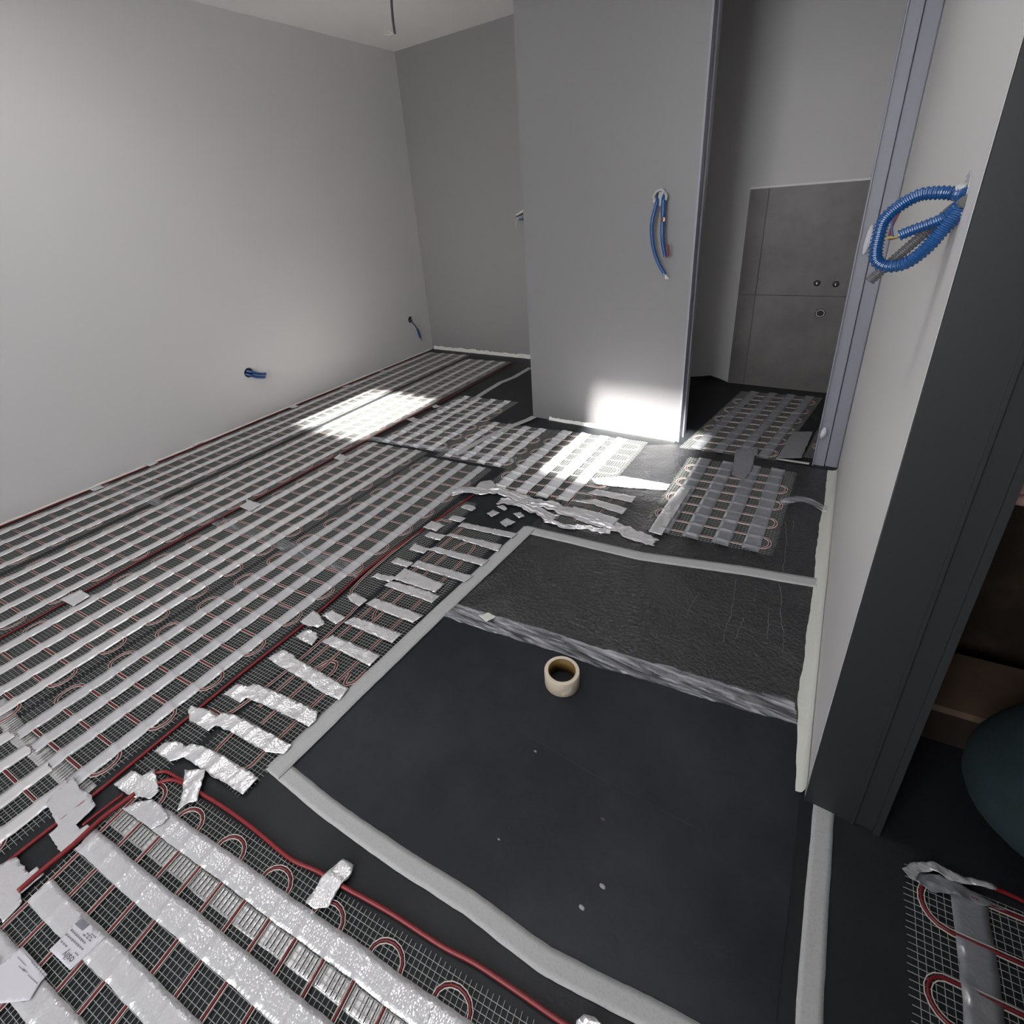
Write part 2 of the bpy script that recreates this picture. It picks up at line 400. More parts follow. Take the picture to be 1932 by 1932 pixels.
# dark doorway at the right
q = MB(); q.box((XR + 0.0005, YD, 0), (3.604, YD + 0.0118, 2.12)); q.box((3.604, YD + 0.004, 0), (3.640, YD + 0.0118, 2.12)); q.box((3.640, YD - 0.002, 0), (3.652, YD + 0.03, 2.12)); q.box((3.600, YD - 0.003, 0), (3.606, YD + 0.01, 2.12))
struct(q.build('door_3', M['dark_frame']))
# pale sealing strips along the foot of the walls
def edge_strip(name, p0, p1, h, thick, nrm, label):
    n = 120; V = []; F = []
    p0 = Vector(p0); p1 = Vector(p1); nr = Vector((nrm[0], nrm[1], 0))
    for i in range(n + 1):
        t = i / n; p = p0.lerp(p1, t)
        hh = h * (0.75 + 0.5 * abs(ns(p.x, p.y, 14, 2.2)) + 0.25 * ns(p.x, p.y, 70, 4.0))
        o = nr * thick * (1 + 0.35 * ns(p.x, p.y, 20, 6.0))
        V += [p + nr * 0.0005 + Vector((0, 0, hh)), p + o * 0.45 + Vector((0, 0, hh * 0.75)), p + o + Vector((0, 0, 0.006)), p + o * 1.15 + Vector((0, 0, 0.0005))]
    for i in range(n):
        for j in range(3): F.append((i * 4 + j, i * 4 + j + 1, i * 4 + j + 5, i * 4 + j + 4))
    o = link(name, V, F, M['caulk'], None, True); o['kind'] = 'structure'
    return o
edge_strip('baseboard_back', (0.02, YB, 0), (1.828, YB, 0), 0.036, 0.012, (0, -1), '')
edge_strip('baseboard_pier', (1.95, YP, 0), (2.745, YP, 0), 0.022, 0.010, (0, -1), '')
edge_strip('baseboard_left', (0, -1.4, 0), (0, 2.98, 0), 0.012, 0.006, (1, 0), '')

# underlay sheets on the floor
def sheet(name, poly, z, m, label):
    V = []; n = len(poly)
    for (x, y) in poly: V.append((x, y, z))
    for (x, y) in poly: V.append((x, y, 0.0002))
    o = link(name, V, [tuple(range(n))] + [(i, i + n, (i + 1) % n + n, (i + 1) % n) for i in range(n)], m)
    return tag(o, label, 'underlay')
sheet('underlay_sheet', [(2.36, -0.52), (2.75, -0.49), (3.30, -0.425), (3.505, -0.39), (3.505, 0.31), (3.05, 0.245), (2.42, 0.165), (2.38, 0.165)], 0.0016, M['sheet_near'], 'smooth black underlay sheet in front, with a roll of tape standing on it')
sheet('underlay_sheet', [(2.38, 0.166), (2.42, 0.166), (3.05, 0.246), (3.505, 0.311), (3.505, 0.90), (2.90, 0.775), (2.42, 0.715)], 0.0016, M['sheet_crinkle'], 'shiny crinkled black underlay sheet between clear tape and far grey tape')
sheet('underlay_sheet', [(2.42, 0.716), (2.90, 0.776), (3.505, 0.901), (3.505, 1.80), (2.775, 1.80), (2.62, 1.72), (2.45, 1.2)], 0.0014, M['sheet_crinkle'], 'crinkled black underlay sheet beneath the mat before the tiled room')

V = []
for (u, v) in ((1290, 716), (1302, 712), (1322, 711), (1340, 709.5), (1356, 715), (1371, 722.5)):
    p = aty(u, v, 2.930); V.append((p.x, 2.932, max(0.004, p.z + 0.004)))
n = len(V); V += [(x, 2.90, 0.010) for x, y, z in V] + [(x - 0.01, 2.84, 0.0008) for x, y, z in V]
q = link('underlay_flap', V, [(i + k * n, i + 1 + k * n, i + 1 + (k + 1) * n, i + (k + 1) * n) for k in range(2) for i in range(n - 1)], M['floor'], None, True)
tag(q, 'black underlay folded up against the wall left of the tile panel', 'underlay')

sheets = [o for o in COL.objects if o.name.startswith('underlay_sheet')]
def crease(px, par, m, rad=0.0013, zz=0.0017):
    q = MB(); pts = []
    for a, b in zip(px, px[1:]):
        for i in range(6):
            t = i / 6; p = at(a[0] + (b[0] - a[0]) * t + random.uniform(-1.6, 1.6), a[1] + (b[1] - a[1]) * t, zz); pts.append(p)
    pts.append(at(*px[-1], zz))
    q.tube(pts, rad, 5, radf=lambda t: rad * (0.35 + 0.65 * abs(math.sin(t * 17 + px[0][0]))))
    q.build('crease', m, par)
for px in ([(1470, 1100), (1476, 1130), (1473, 1160), (1479, 1200), (1477, 1232)], [(1390, 1092), (1384, 1130), (1380, 1160), (1370, 1182), (1364, 1212)], [(1404, 1165), (1396, 1185), (1388, 1205)], [(1450, 1148), (1449, 1180), (1447, 1205)], [(1318, 1118), (1306, 1140), (1296, 1160)], [(1427, 1110), (1424, 1135)]):
    crease(px, sheets[1], M['crease'])
for px in ([(1481, 985), (1484, 1015), (1482, 1050), (1477, 1078)], [(1497, 980), (1495, 1010)]):
    crease(px, sheets[2], M['crease'])
crease([(862, 1290), (935, 1340), (1010, 1395), (1110, 1455), (1220, 1512), (1330, 1572)], sheets[0], M['black'], 0.0006, 0.0018)

# pale sealing tape folded between floor and white wall
n = 90; V = []; F = []
for i in range(n + 1):
    y = 0.105 + (1.80 - 0.105) * i / n
    wf_ = (0.018 + 0.020 * min(1, (y - 0.1) / 0.3)) * (1 + 0.18 * ns(0, y, 6, 3.3) + 0.1 * ns(0, y, 30, 1.0))
    wh = (0.035 + 0.012 * ns(0, y, 5, 7.3))
    V += [(XR - wf_, y, 0.0022), (XR - wf_ * 0.5, y, 0.004 + 0.002 * ns(0, y, 25, 5)), (XR - 0.006, y, 0.010), (XR - 0.0022, y, wh * 0.6), (XR - 0.0012, y, wh)]
for i in range(n):
    for j in range(4): F.append((i * 5 + j, i * 5 + j + 1, i * 5 + j + 6, i * 5 + j + 5))
q = link('sealing_tape', V, F, M['mask_pale'], None, True)
tag(q, 'pale sealing tape folded from the floor up the foot of the white wall', 'tape')

# ------------------------------------------------------------------ heating mats
def heating_mat(label, o, u, L, width, strips, sw=0.045, wv=(1, 0.1), pitch=0.075, phase=0.03, z=0.003, strip_m='strip', strip_name='tape_strip', inset=0.012, loops=True, bump=0.0030, cell=0.0112, group='underfloor heating mats', crange=None, tilt=0.0008):
    root = empty('heating_mat', (o[0] + u[0] * L / 2 + wv[0] * width / 2, o[1] + u[1] * L / 2 + wv[1] * width / 2, 0)); tag(root, label, 'heating mat', group)
    bpy.context.view_layer.update()
    rl = root.location
    u = Vector(u); wv = Vector(wv); o = Vector(o)
    def Pt(s, t): return o + u * s + wv * t
    def loc(p, zz): return (p[0] - rl.x, p[1] - rl.y, zz)
    g = MB()
    t = 0.004
    while t < width:
        a = Pt(-0.004, t); b = Pt(L + 0.004, t); g.bar(loc(a, z), loc(b, z), 0.0010, 0.0008); t += cell
    s = 0.002
    while s < L:
        j = random.uniform(0, 0.004)
        a = Pt(s, -0.006 - j); b = Pt(s, width + 0.006 + j); g.bar(loc(a, z + 0.0008), loc(b, z + 0.0008), 0.0010, 0.0008); s += cell
    g.build('glass_fibre_mesh', M['thread'], root)
    # cable: rungs joined by loops at alternating edges
    lo, hi = inset + 0.034, width - inset - 0.034
    path = []; s = phase; k = 0; rungs = []
    cs, ce = crange if crange else (0, L)
    while s < L - 0.02:
        if cs <= s <= ce: rungs.append(s)
        s += pitch
    for k, s in enumerate(rungs):
        if k % 2 == 0: a, b = lo, hi
        else: a, b = hi, lo
        path.append(Pt(s, a)); path.append(Pt(s, (a + b) / 2)); path.append(Pt(s, b))
        if k < len(rungs) - 1 and loops:
            sg = 1 if k % 2 == 0 else -1
            for j in range(1, 8):
                an = math.pi * j / 8
                path.append(Pt(s + pitch / 2 - math.cos(an) * pitch / 2, b + sg * 0.034 * math.sin(an) ** 0.85))
    cz = z + 0.0030
    c = MB(); c.tube([loc(p, cz) for p in path], 0.0021, 6)
    cb = c.build('heating_cable', M['cable'], root, True)
    st = MB()
    n = len(path)
    for sg in (1, -1):
        line = []
        for i, p in enumerate(path):
            tg = (path[min(i + 1, n - 1)] - path[max(i - 1, 0)]).normalized()
            line.append(p + Vector((-tg.y, tg.x)) * 0.0042 * sg)
        for a, b in zip(line, line[1:]): st.bar(loc(a, z + 0.002), loc(b, z + 0.002), 0.0014, 0.0022)
    sb = st.build('stitching', M['stitch_pale' if 'foil' in strip_m else 'stitch'], cb)
    for i, tp in enumerate(strips):
        tc, s0, s1 = tp if len(tp) == 3 else (tp[0], 0.0, L)
        s0 = max(s0, 0.0); s1 = min(s1, L)
        a = Pt(s0, tc); b = Pt(s1, tc)
        shift = 0.0
        def bumps(sv, f, s0=s0, rr=rungs):
            s = s0 + sv; ph = (s - (rr[0] if rr else 0)) % pitch
            dd = min(ph, pitch - ph)
            k = math.floor((s - (rr[0] if rr else 0)) / pitch)
            tl = tilt * noise.noise(Vector((k * 7.3, tc * 51 + o.x * 3.7, 1.3)))
            fr = math.sin(math.pi * ph / pitch)
            return bump * math.exp(-(dd / 0.0075) ** 2) + fr * abs(tl) + tl * (f - 0.5) * fr + 0.7 * tilt * noise.noise(Vector((k * 3.1, tc * 33 + o.x, 9.1))) * (2 * ph / pitch - 1) * fr
        q = ribbon(strip_name, [(a.x - rl.x, a.y - rl.y), (b.x - rl.x, b.y - rl.y)], sw + 0.0015, z + 0.0030, M[strip_m], root, wob=0.0014, bumps=bumps, seed=tc * 13 + o.x * 3, rough=0.0007, ends=0.003, ds=0.0055)
    return root

YS = -1.25
def rel(xs, x0): return [(x - x0,) for x in xs]
H = heating_mat
H('heating mat along the foot of the left white wall, white strips', (0.055, YS), (0, 1), 4.12, 0.475, rel((0.104, 0.232, 0.351, 0.475), 0.055), sw=0.044)
H('second heating mat from the left wall, bare floor gap on its left', (0.575, YS), (0, 1), 4.05, 0.455, rel((0.626, 0.741, 0.856, 0.968), 0.575), sw=0.044)
H('third heating mat from the left wall, right of a red lead', (1.072, YS), (0, 1), 2.32, 0.45, rel((1.130, 1.250, 1.363, 1.457), 1.072), sw=0.046)
H('fourth heating mat from the left wall, wrinkled strips towards the far end', (1.545, -0.850), (0, 1), 1.915, 0.435, rel((1.612, 1.707, 1.806, 1.922), 1.545), sw=0.046, strip_m='strip_shiny')
H('heating mat in the near left corner below a white paper band', (1.52, YS), (0, 1), 0.392, 0.45, rel((1.585, 1.692, 1.812, 1.918), 1.52), sw=0.046)
H('short silver-stripped heating mat beside the black floor of the alcove', (1.115, 1.10), (0.02, 1), 0.87, 0.47, rel((1.178, 1.285, 1.40, 1.512), 1.115), strip_m='foil_mat', strip_name='foil_strip', bump=0.0080, sw=0.05, tilt=0.010)
H('silver-stripped heating mat left of the pier, crossed by a grey tape', (1.595, 1.10), (0.0, 1), 0.54, 0.46, rel((1.665, 1.775, 1.885, 1.985), 1.595), strip_m='foil_mat', strip_name='foil_strip', bump=0.0080, sw=0.05, tilt=0.010)
H('sunlit heating mat in front of the grey pier', (2.055, 0.94), (0.02, 1), 0.76, 0.54, rel((2.125, 2.245, 2.355, 2.46), 2.055), strip_m='foil_mat', strip_name='foil_strip', bump=0.0080, sw=0.062, cell=0.0125, tilt=0.010)
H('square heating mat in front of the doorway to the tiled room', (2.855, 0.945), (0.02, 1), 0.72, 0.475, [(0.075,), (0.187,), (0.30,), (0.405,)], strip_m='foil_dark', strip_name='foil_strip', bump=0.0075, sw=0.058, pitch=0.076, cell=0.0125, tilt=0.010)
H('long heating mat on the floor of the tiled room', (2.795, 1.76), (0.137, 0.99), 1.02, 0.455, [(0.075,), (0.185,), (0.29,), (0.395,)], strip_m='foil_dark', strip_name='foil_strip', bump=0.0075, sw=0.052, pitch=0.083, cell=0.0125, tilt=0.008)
H('narrow scrap of heating mat right of the long mat, tiled room', (3.37, 1.90), (0.10, 0.99), 0.62, 0.20, [(0.07,), (0.15,)], strip_m='foil_dark', strip_name='foil_strip', bump=0.004, sw=0.06, pitch=0.083, cell=0.0125)
# the mat in the foreground lies at an angle
UN = (0.9918, 0.128); VN = (-0.128, 0.9918)
def nv(uu, vv): return (uu * UN[0] + vv * VN[0], uu * UN[1] + vv * VN[1])
near = H('slanting heating mat in the foreground carrying a printed label', nv(1.985, -1.432), UN, 1.62, 0.487,
         [(0.422, 0.12, 1.62), (0.319, -0.02, 1.62), (0.218, 0.02, 1.62), (0.125, 0.0, 1.62), (0.035, 0, 1.62)], sw=0.045, wv=VN, pitch=0.0735, phase=0.02, strip_m='strip_shiny')
# narrow mats beside the grey tape: cables run away from the camera
H('narrow heating mat strip along the red lead under foil pieces', (2.025, -0.70), (0.0, 1), 1.48, 0.082, [], wv=(1, 0.1), pitch=0.55, phase=0.2, inset=-0.02)
def lane_mat(label, x0, x1, y0, y1, lanes, z=0.003):
    root = empty('heating_mat', ((x0 + x1) / 2, (y0 + y1) / 2, 0)); tag(root, label, 'heating mat', 'underfloor heating mats')
    rl = root.location; g = MB()
    x = x0
    while x < x1: g.bar((x - rl.x, y0 - rl.y, z), (x - rl.x, y1 - rl.y, z), 0.0010, 0.0008); x += 0.0112
    y = y0
    while y < y1: g.bar((x0 - 0.008 - rl.x, y - rl.y, z + 0.0008), (x1 + 0.006 - rl.x, y + 0.1 * (x1 - x0) - rl.y, z + 0.0008), 0.0010, 0.0008); y += 0.0112
    g.build('glass_fibre_mesh', M['thread'], root)
    for ln in lanes:
        pp = smooth_path([(px_ - rl.x, py_ - rl.y, z + 0.0038) for px_, py_ in ln], 8)
        c = MB(); c.tube(pp, 0.0023, 6); cb = c.build('heating_cable', M['cable'], root, True)
        st = MB()
        for sg in (1, -1):
            line = []
            for i, p in enumerate(pp):
                tg = (pp[min(i + 1, len(pp) - 1)] - pp[max(i - 1, 0)]).normalized()
                line.append(p + Vector((-tg.y, tg.x, 0)) * 0.0042 * sg)
            for a, b in zip(line, line[1:]): st.bar((a.x, a.y, z + 0.003), (b.x, b.y, z + 0.003), 0.0013, 0.0022)
        st.build('stitching', M['stitch'], cb)
    return root
lane_mat('heating mat under the row of foil strips beside the grey tape', 2.142, 2.352, -0.60, 0.64,
         [[(2.166, -0.42), (2.166, 0.30), (2.166, 0.62)], [(2.172, -0.50), (2.19, -0.585), (2.25, -0.60), (2.30, -0.55), (2.303, -0.44), (2.302, 0.1), (2.30, 0.45), (2.27, 0.53), (2.235, 0.5), (2.222, 0.4), (2.221, -0.10), (2.222, -0.45)],
          [(2.21, 0.00), (2.19, 0.04), (2.20, 0.08), (2.24, 0.085), (2.27, 0.06)], [(2.315, -0.2), (2.33, -0.235), (2.35, -0.215), (2.352, -0.17)], [(2.20, -0.245), (2.215, -0.205), (2.245, -0.195), (2.262, -0.22), (2.26, -0.25)]])
lane_mat('narrow heating mat strip between silver bands beyond the grey tape', 2.47, 2.72, 0.80, 1.12,
         [[(2.50, 0.84), (2.49, 1.08)], [(2.58, 0.86), (2.575, 1.10)], [(2.66, 0.87), (2.655, 1.10)]])

# second room's mat at the lower right
dm = empty('heating_mat', (4.0, -0.2, 0)); tag(dm, 'heating mat on the dark floor beyond the right doorway', 'heating mat', 'underfloor heating mats')
g = MB(); rl = dm.location
def LD(p, z): return (p[0] - rl.x, p[1] - rl.y, z)
for k in range(0, 62):
    x = 3.705 + k * 0.0118
    if 3.772 < x < 3.80 or 3.88 < x < 3.905: continue
    g.bar(LD((x, -0.45), 0.003), LD((x, 0.06 + 0.1 * (x - 3.7)), 0.003), 0.0010, 0.0008)
for k in range(0, 44):
    y = -0.45 + k * 0.0118
    g.bar(LD((3.692 + random.uniform(-.004, .002), y), 0.0038), LD((4.42, y + 0.075), 0.0038), 0.0010, 0.0008)
g.build('glass_fibre_mesh', M['thread'], dm)
pp = []
ys = [-0.425, -0.345, -0.268, -0.178, -0.110, -0.030, 0.05]
for k, y in enumerate(ys):
    a, b = (3.757, 4.36) if k % 2 == 0 else (4.36, 3.757)
    pp += [Vector((a, y + 0.1 * (a - 3.757), 0)), Vector((b, y + 0.1 * (b - 3.757), 0))]
    if k < len(ys) - 1:
        y2 = ys[k + 1]; sg = 1 if k % 2 == 0 else -1
        for j in range(1, 9):
            an = math.pi * j / 9
            pp.append(Vector((b + sg * 0.042 * math.sin(an) ** 0.8, (y + y2) / 2 - math.cos(an) * (y2 - y) / 2 + 0.1 * (b - 3.757), 0)))
c = MB(); c.tube([LD(p, 0.0068) for p in pp], 0.0028, 7); cb = c.build('heating_cable', M['cable'], dm, True)
st = MB()
for sg in (1, -1):
    line = []
    for i, p in enumerate(pp):
        tg = (pp[min(i + 1, len(pp) - 1)] - pp[max(i - 1, 0)]).normalized(); line.append(p + Vector((-tg.y, tg.x, 0)) * 0.0052 * sg)
    for a, b in zip(line, line[1:]): st.bar(LD(a, 0.006), LD(b, 0.006), 0.0014, 0.0022)
st.build('stitching', M['stitch'], cb)
for x in (3.786, 3.892, 4.0, 4.11):
    ribbon('foil_strip', [(x - rl.x, -0.45 - rl.y), (x + 0.004 - rl.x, 0.045 + 0.1 * (x - 3.7) - rl.y)], 0.054, 0.0062, M['foil_dark'], dm, wob=0.003, seed=x * 5, rough=0.002,
           bumps=lambda s, f: 0.004 * max(math.exp(-(((s + -0.45) - yy) / 0.009) ** 2) for yy in ys), ends=0.002)

# white paper bands below the mesh
tag(ribbon('paper_band', [(1.40, -0.842), (1.625, -0.822 - 0.02), (1.99, -0.80)], 0.042, 0.0018, M['strip'], None, seed=3, bumps=None), 'white paper band crossing under the mesh at the near left', 'paper band', 'white paper bands under the mesh')
a = nv(1.99, -1.05); b = nv(3.6, -1.05)
tag(ribbon('paper_band', [a, b], 0.040, 0.0018, M['strip'], None, seed=9), 'white paper band showing through the slanting foreground mesh', 'paper band', 'white paper bands under the mesh')

for pb, (p0, p1) in zip([o for o in COL.objects if o.name.startswith('paper_band')], (((1.44, -0.842), (1.985, -0.80)), (a, b))):
    q = MB(); p0 = Vector(p0); p1 = Vector(p1); t = (p1 - p0).normalized(); nr = Vector((-t.y, t.x)); L = (p1 - p0).length; k = 0; x = 0.004
    while x < L:
        c = p0 + t * x; k += 1
        if k % 7: q.bar((c.x - nr.x * 0.017, c.y - nr.y * 0.017, 0.0026), (c.x + nr.x * 0.018, c.y + nr.y * 0.018, 0.0026), 0.0016, 0.0008)
        x += 0.0112
    q.build('dark_bars', M['black'], pb)  # thin dark bars across the band at mesh spacing

# ------------------------------------------------------------------ red leads
def lead(pts, z, rad, label, per=10):
    q = MB(); q.tube(smooth_path([(p[0], p[1], z + (p[2] if len(p) > 2 else 0)) for p in pts], per), rad, 8)
    return tag(q.build('lead_cable', M['lead'], None, True), label, 'cable', 'red lead cables')
lead([(0.03, -1.25), (0.022, -0.4), (0.028, 0.5), (0.02, 1.2), (0.034, 2.0), (0.03, 2.9)], 0.005, 0.0042, 'thin red lead cable along the foot of the left wall')
lead([(1.048, -1.25), (1.05, -0.74), (1.036, -0.2), (1.040, 0.5), (1.045, 1.0), (1.052, 1.5), (1.075, 1.9), (1.072, 2.3), (1.06, 2.86)], 0.005, 0.0036, 'long red lead cable between second and third heating mats')
lead([(2.011, -1.02), (2.006, -0.94), (2.012, -0.80), (2.010, -0.64), (2.005, -0.38), (2.008, -0.08), (1.990, 0.206), (2.014, 0.506), (2.035, 0.72), (2.049, 0.84)], 0.006, 0.0046, 'red lead cable along the left ends of the foil strips')
lead([(2.108, -0.974), (2.106, -0.927), (2.108, -0.873), (2.103, -0.811), (2.107, -0.77), (2.112, -0.737)], 0.013, 0.0058, 'short thick red cable end lying over the white strips')
lead([(2.074, -0.84), (2.078, -0.792), (2.083, -0.752)], 0.009, 0.0036, 'short thin red cable end running under the foil patch')
R3c = crop(250, 1400, 6.44); R6c = crop(600, 1632, 6.44)
pts = [at(*R3c(320, 520)), at(*R3c(470, 480)), at(*R3c(600, 510)), at(*R3c(800, 620)), at(*R3c(1130, 820)), at(*R3c(1500, 1090)), at(*R3c(1930, 1440)), at(600, 1647), at(*R6c(290, 270)), at(*R6c(880, 600)), at(*R6c(1500, 1000)), at(*R6c(1930, 1230)), at(985, 1880), at(1060, 1932), at(1110, 1960)]
lead([(p.x, p.y) for p in pts], 0.0075, 0.0046, 'bright red lead cable snaking along the foreground mat')
pts = [at(*R3c(290, 400)), at(*R3c(420, 380)), at(*R3c(560, 455)), at(*R3c(640, 490))]
lead([(p.x, p.y) for p in pts], 0.007, 0.0040, 'short red cable loop between foil patch and torn foil piece')
lead([tuple(at(1876, 1676, 0.01).xy), tuple(at(1905, 1688, 0.01).xy), tuple(at(1940, 1705, 0.01).xy), tuple(at(1990, 1730, .01).xy)], 0.010, 0.0040, 'red cable tail on the dark floor beyond the right doorway')

# ------------------------------------------------------------------ tapes on the underlay
def tape(pts_px, width, m, label, cat='tape', group=None, z=0.0026, seed=1.0, wob=0.0010, rough=0.0003, name='masking_tape', xy=False, **kw):
    pts = pts_px if xy else [at(*p).xy for p in pts_px]
    return tag(ribbon(name, pts, width, z, M[m], None, wob=wob, rough=rough, seed=seed, ds=0.012, ends=0.003, **kw), label, cat, group)
g_ = 'grey tapes on the black underlay'
mid = lambda a, b: ((a[0] + b[0]) / 2, (a[1] + b[1]) / 2)
tape([(2.345, -0.499), (2.565, -0.497), (2.766, -0.485), (2.964, -0.465), (3.14, -0.459), (3.352, -0.418), (3.49, -0.40)], 0.043, 'mask', 'grey tape strip running diagonally to the bottom of the picture', group=g_, seed=2, z=0.0034, xy=True)
tape([(2.372, -0.515), (2.380, -0.262), (2.398, 0.18), (2.43, 0.73)], 0.056, 'mask', 'grey tape strip along the right ends of the foil strips', group=g_, z=0.0062, seed=4, xy=True)
tape([(2.41, 0.715), (2.905, 0.765), (3.255, 0.855), (3.497, 0.905)], 0.052, 'mask', 'grey tape strip across the floor behind the crinkled black sheet', group=g_, z=0.0034, seed=6, xy=True)
tape([(3.551, 0.102), (3.549, -0.1), (3.551, -0.31), (3.551, -0.55)], 0.040, 'mask', 'grey tape strip on the threshold of the dark doorway', group=g_, seed=8, xy=True)
tape([(1.845, 1.822), (1.835, 1.765), (1.78, 1.60), (1.73, 1.40), (1.70, 1.15)], 0.042, 'mask', 'grey tape strip running from the pier corner across a mat', group=g_, z=0.0112, seed=10, xy=True)
tape([(890, 756), (915, 740), (945, 722), (970, 712), (1001, 694)], 0.045, 'mask', 'grey tape strip on the black alcove floor left of the pier', group=g_, seed=12)
g_ = 'wrinkled clear tapes'
tape([(2.40, 0.165), (2.745, 0.212), (3.118, 0.262), (3.475, 0.32)], 0.072, 'clear', 'wrinkled clear tape between smooth and crinkled black sheets', group=g_, seed=14, z=0.0038, rough=0.002, name='clear_tape', xy=True, wob=0.005, across=22, wrinkle=(0.009, 3.5, 6))
tape([(0.02, -0.02), (0.55, 0.04), (1.03, 0.09), (1.55, 0.13), (1.98, 0.16)], 0.06, 'clear', 'clear tape seam showing through the left heating mats', group=g_, seed=16, z=0.0018, rough=0.0006, name='clear_tape', xy=True)
tape([(1.03, 1.10), (1.29, 1.135), (1.52, 1.17), (1.77, 1.20), (2.05, 1.24)], 0.05, 'clear', 'clear tape seam between the long mats and the silver mats', group=g_, seed=18, z=0.0112, rough=0.002, name='clear_tape', xy=True, across=16, wrinkle=(0.006, 5, 5))
tape([(3.32, 1.40), (3.38, 1.43), (3.44, 1.435), (3.49, 1.42)], 0.045, 'clear', 'arched piece of clear tape beside the white wall', group=g_, seed=20, z=0.004, rough=0.002, name='clear_tape', xy=True, bumps=lambda s, f: 0.02 * math.sin(min(1, s / 0.17) * math.pi))
tape([(3.395, 1.835), (3.30, 1.83), (3.25, 1.83)], 0.02, 'mask_pale', 'thin pale tape end at the foot of the right door post', seed=23, z=0.004, name='masking_tape', xy=True)

# ------------------------------------------------------------------ foil pieces
RD = lambda x: ((x, 0.0), (0.0, 1.0), 0.0035)
LANES = (RD(2.055), RD(2.166), RD(2.221), RD(2.302))
def foil(poly, label, group=None, z=0.0115, m='foil', crumple=0.0022, ridges=LANES, **kw):
    return tag(patch('foil_tape', poly, z, M[m], None, crumple=crumple, ridges=ridges, **kw), label, 'foil tape', group)
C5 = crop(500, 600, 2.76); C6 = crop(600, 900, 6.44); R4 = crop(300, 1120, 6.44); C4 = crop(0, 1232, 2.76); L1 = crop(0, 1400, 6.44); C85 = crop(850, 760, 6.44); Q6 = crop(1000, 600, 3.22)
gl = 'long foil strips beside the grey tape'
pl = [
 ([R3c(265, 110), R3c(400, 0), R3c(570, 0), R3c(650, 52), R3c(700, 22), R3c(840, 40), R3c(1020, 120), R3c(1420, 350), R3c(1530, 432), R3c(1340, 635), R3c(1180, 530), R3c(870, 345), R3c(620, 180), R3c(460, 235)], 'long foil strip nearest the corner of the two grey tapes'),
 ([R4(350, 1420), R4(390, 1360), R4(470, 1385), R4(540, 1390), R4(720, 1480), R4(770, 1440), R4(930, 1475), R4(1250, 1640), R4(1610, 1840), R4(1520, 1945), R4(1300, 1925), R4(950, 1720), R4(690, 1600), R4(600, 1670), R4(480, 1600), R4(370, 1540)], 'second long foil strip from the tape corner, rounded left end'),
 ([R4(780, 1220), R4(950, 1090), R4(1075, 1130), R4(1150, 1085), R4(1500, 1225), R4(1932, 1430), R4(1910, 1540), R4(1820, 1615), R4(1300, 1360), R4(1060, 1265), R4(990, 1325)], 'third long foil strip from the tape corner, stepped left end'),
 ([R4(1330, 780), R4(1500, 680), R4(1620, 730), R4(1670, 790), R4(1960, 950), C4(1815, 185), C4(1770, 245), R4(1960, 1190), R4(1780, 1060), R4(1410, 850)], 'fourth long foil strip from the tape corner, creased and blunt'),
 ([C5(295, 1685), C5(350, 1650), C5(600, 1757), C5(545, 1812)], 'fifth long foil strip from the tape corner'),
 ([C5(410, 1585), C5(465, 1555), C5(715, 1645), C5(660, 1690)], 'sixth long foil strip from the tape corner'),
 ([C6(575, 1540), C6(700, 1470), C6(1000, 1580), C6(1280, 1680), C6(1150, 1770), C6(800, 1640)], 'seventh long foil strip from the tape corner'),
 ([C6(805, 1320), C6(880, 1258), C6(1200, 1345), C6(1480, 1440), C6(1380, 1530), C6(1100, 1425)], 'eighth long foil strip from the tape corner, just below the big crumpled piece'),
 ([C6(640, 1215), C6(730, 1170), C6(940, 1210), C6(1050, 1100), C6(1535, 1300), C6(1420, 1400), C6(920, 1240), C6(860, 1275)], 'big crumpled foil piece in the middle of the row beside the tape'),
 ([C6(1130, 1080), C6(1210, 1012), C6(1885, 1200), C6(1780, 1275)], 'long foil strip right above the big crumpled piece'),
 ([C5(840, 1205), C5(890, 1190), C5(1165, 1260), C5(1130, 1290)], 'third long foil strip from the far end of the row'),
 ([C5(940, 1130), C5(965, 1120), C5(1235, 1180), C5(1215, 1215)], 'second long foil strip from the far end of the row'),
 ([C5(1005, 1085), C5(1030, 1065), C5(1315, 1120), C5(1285, 1145)], 'long foil strip at the far end of the row beside the tape'),
]
for poly, lb in pl: foil(poly, lb, gl)
gs = 'small foil pieces on the red lead'
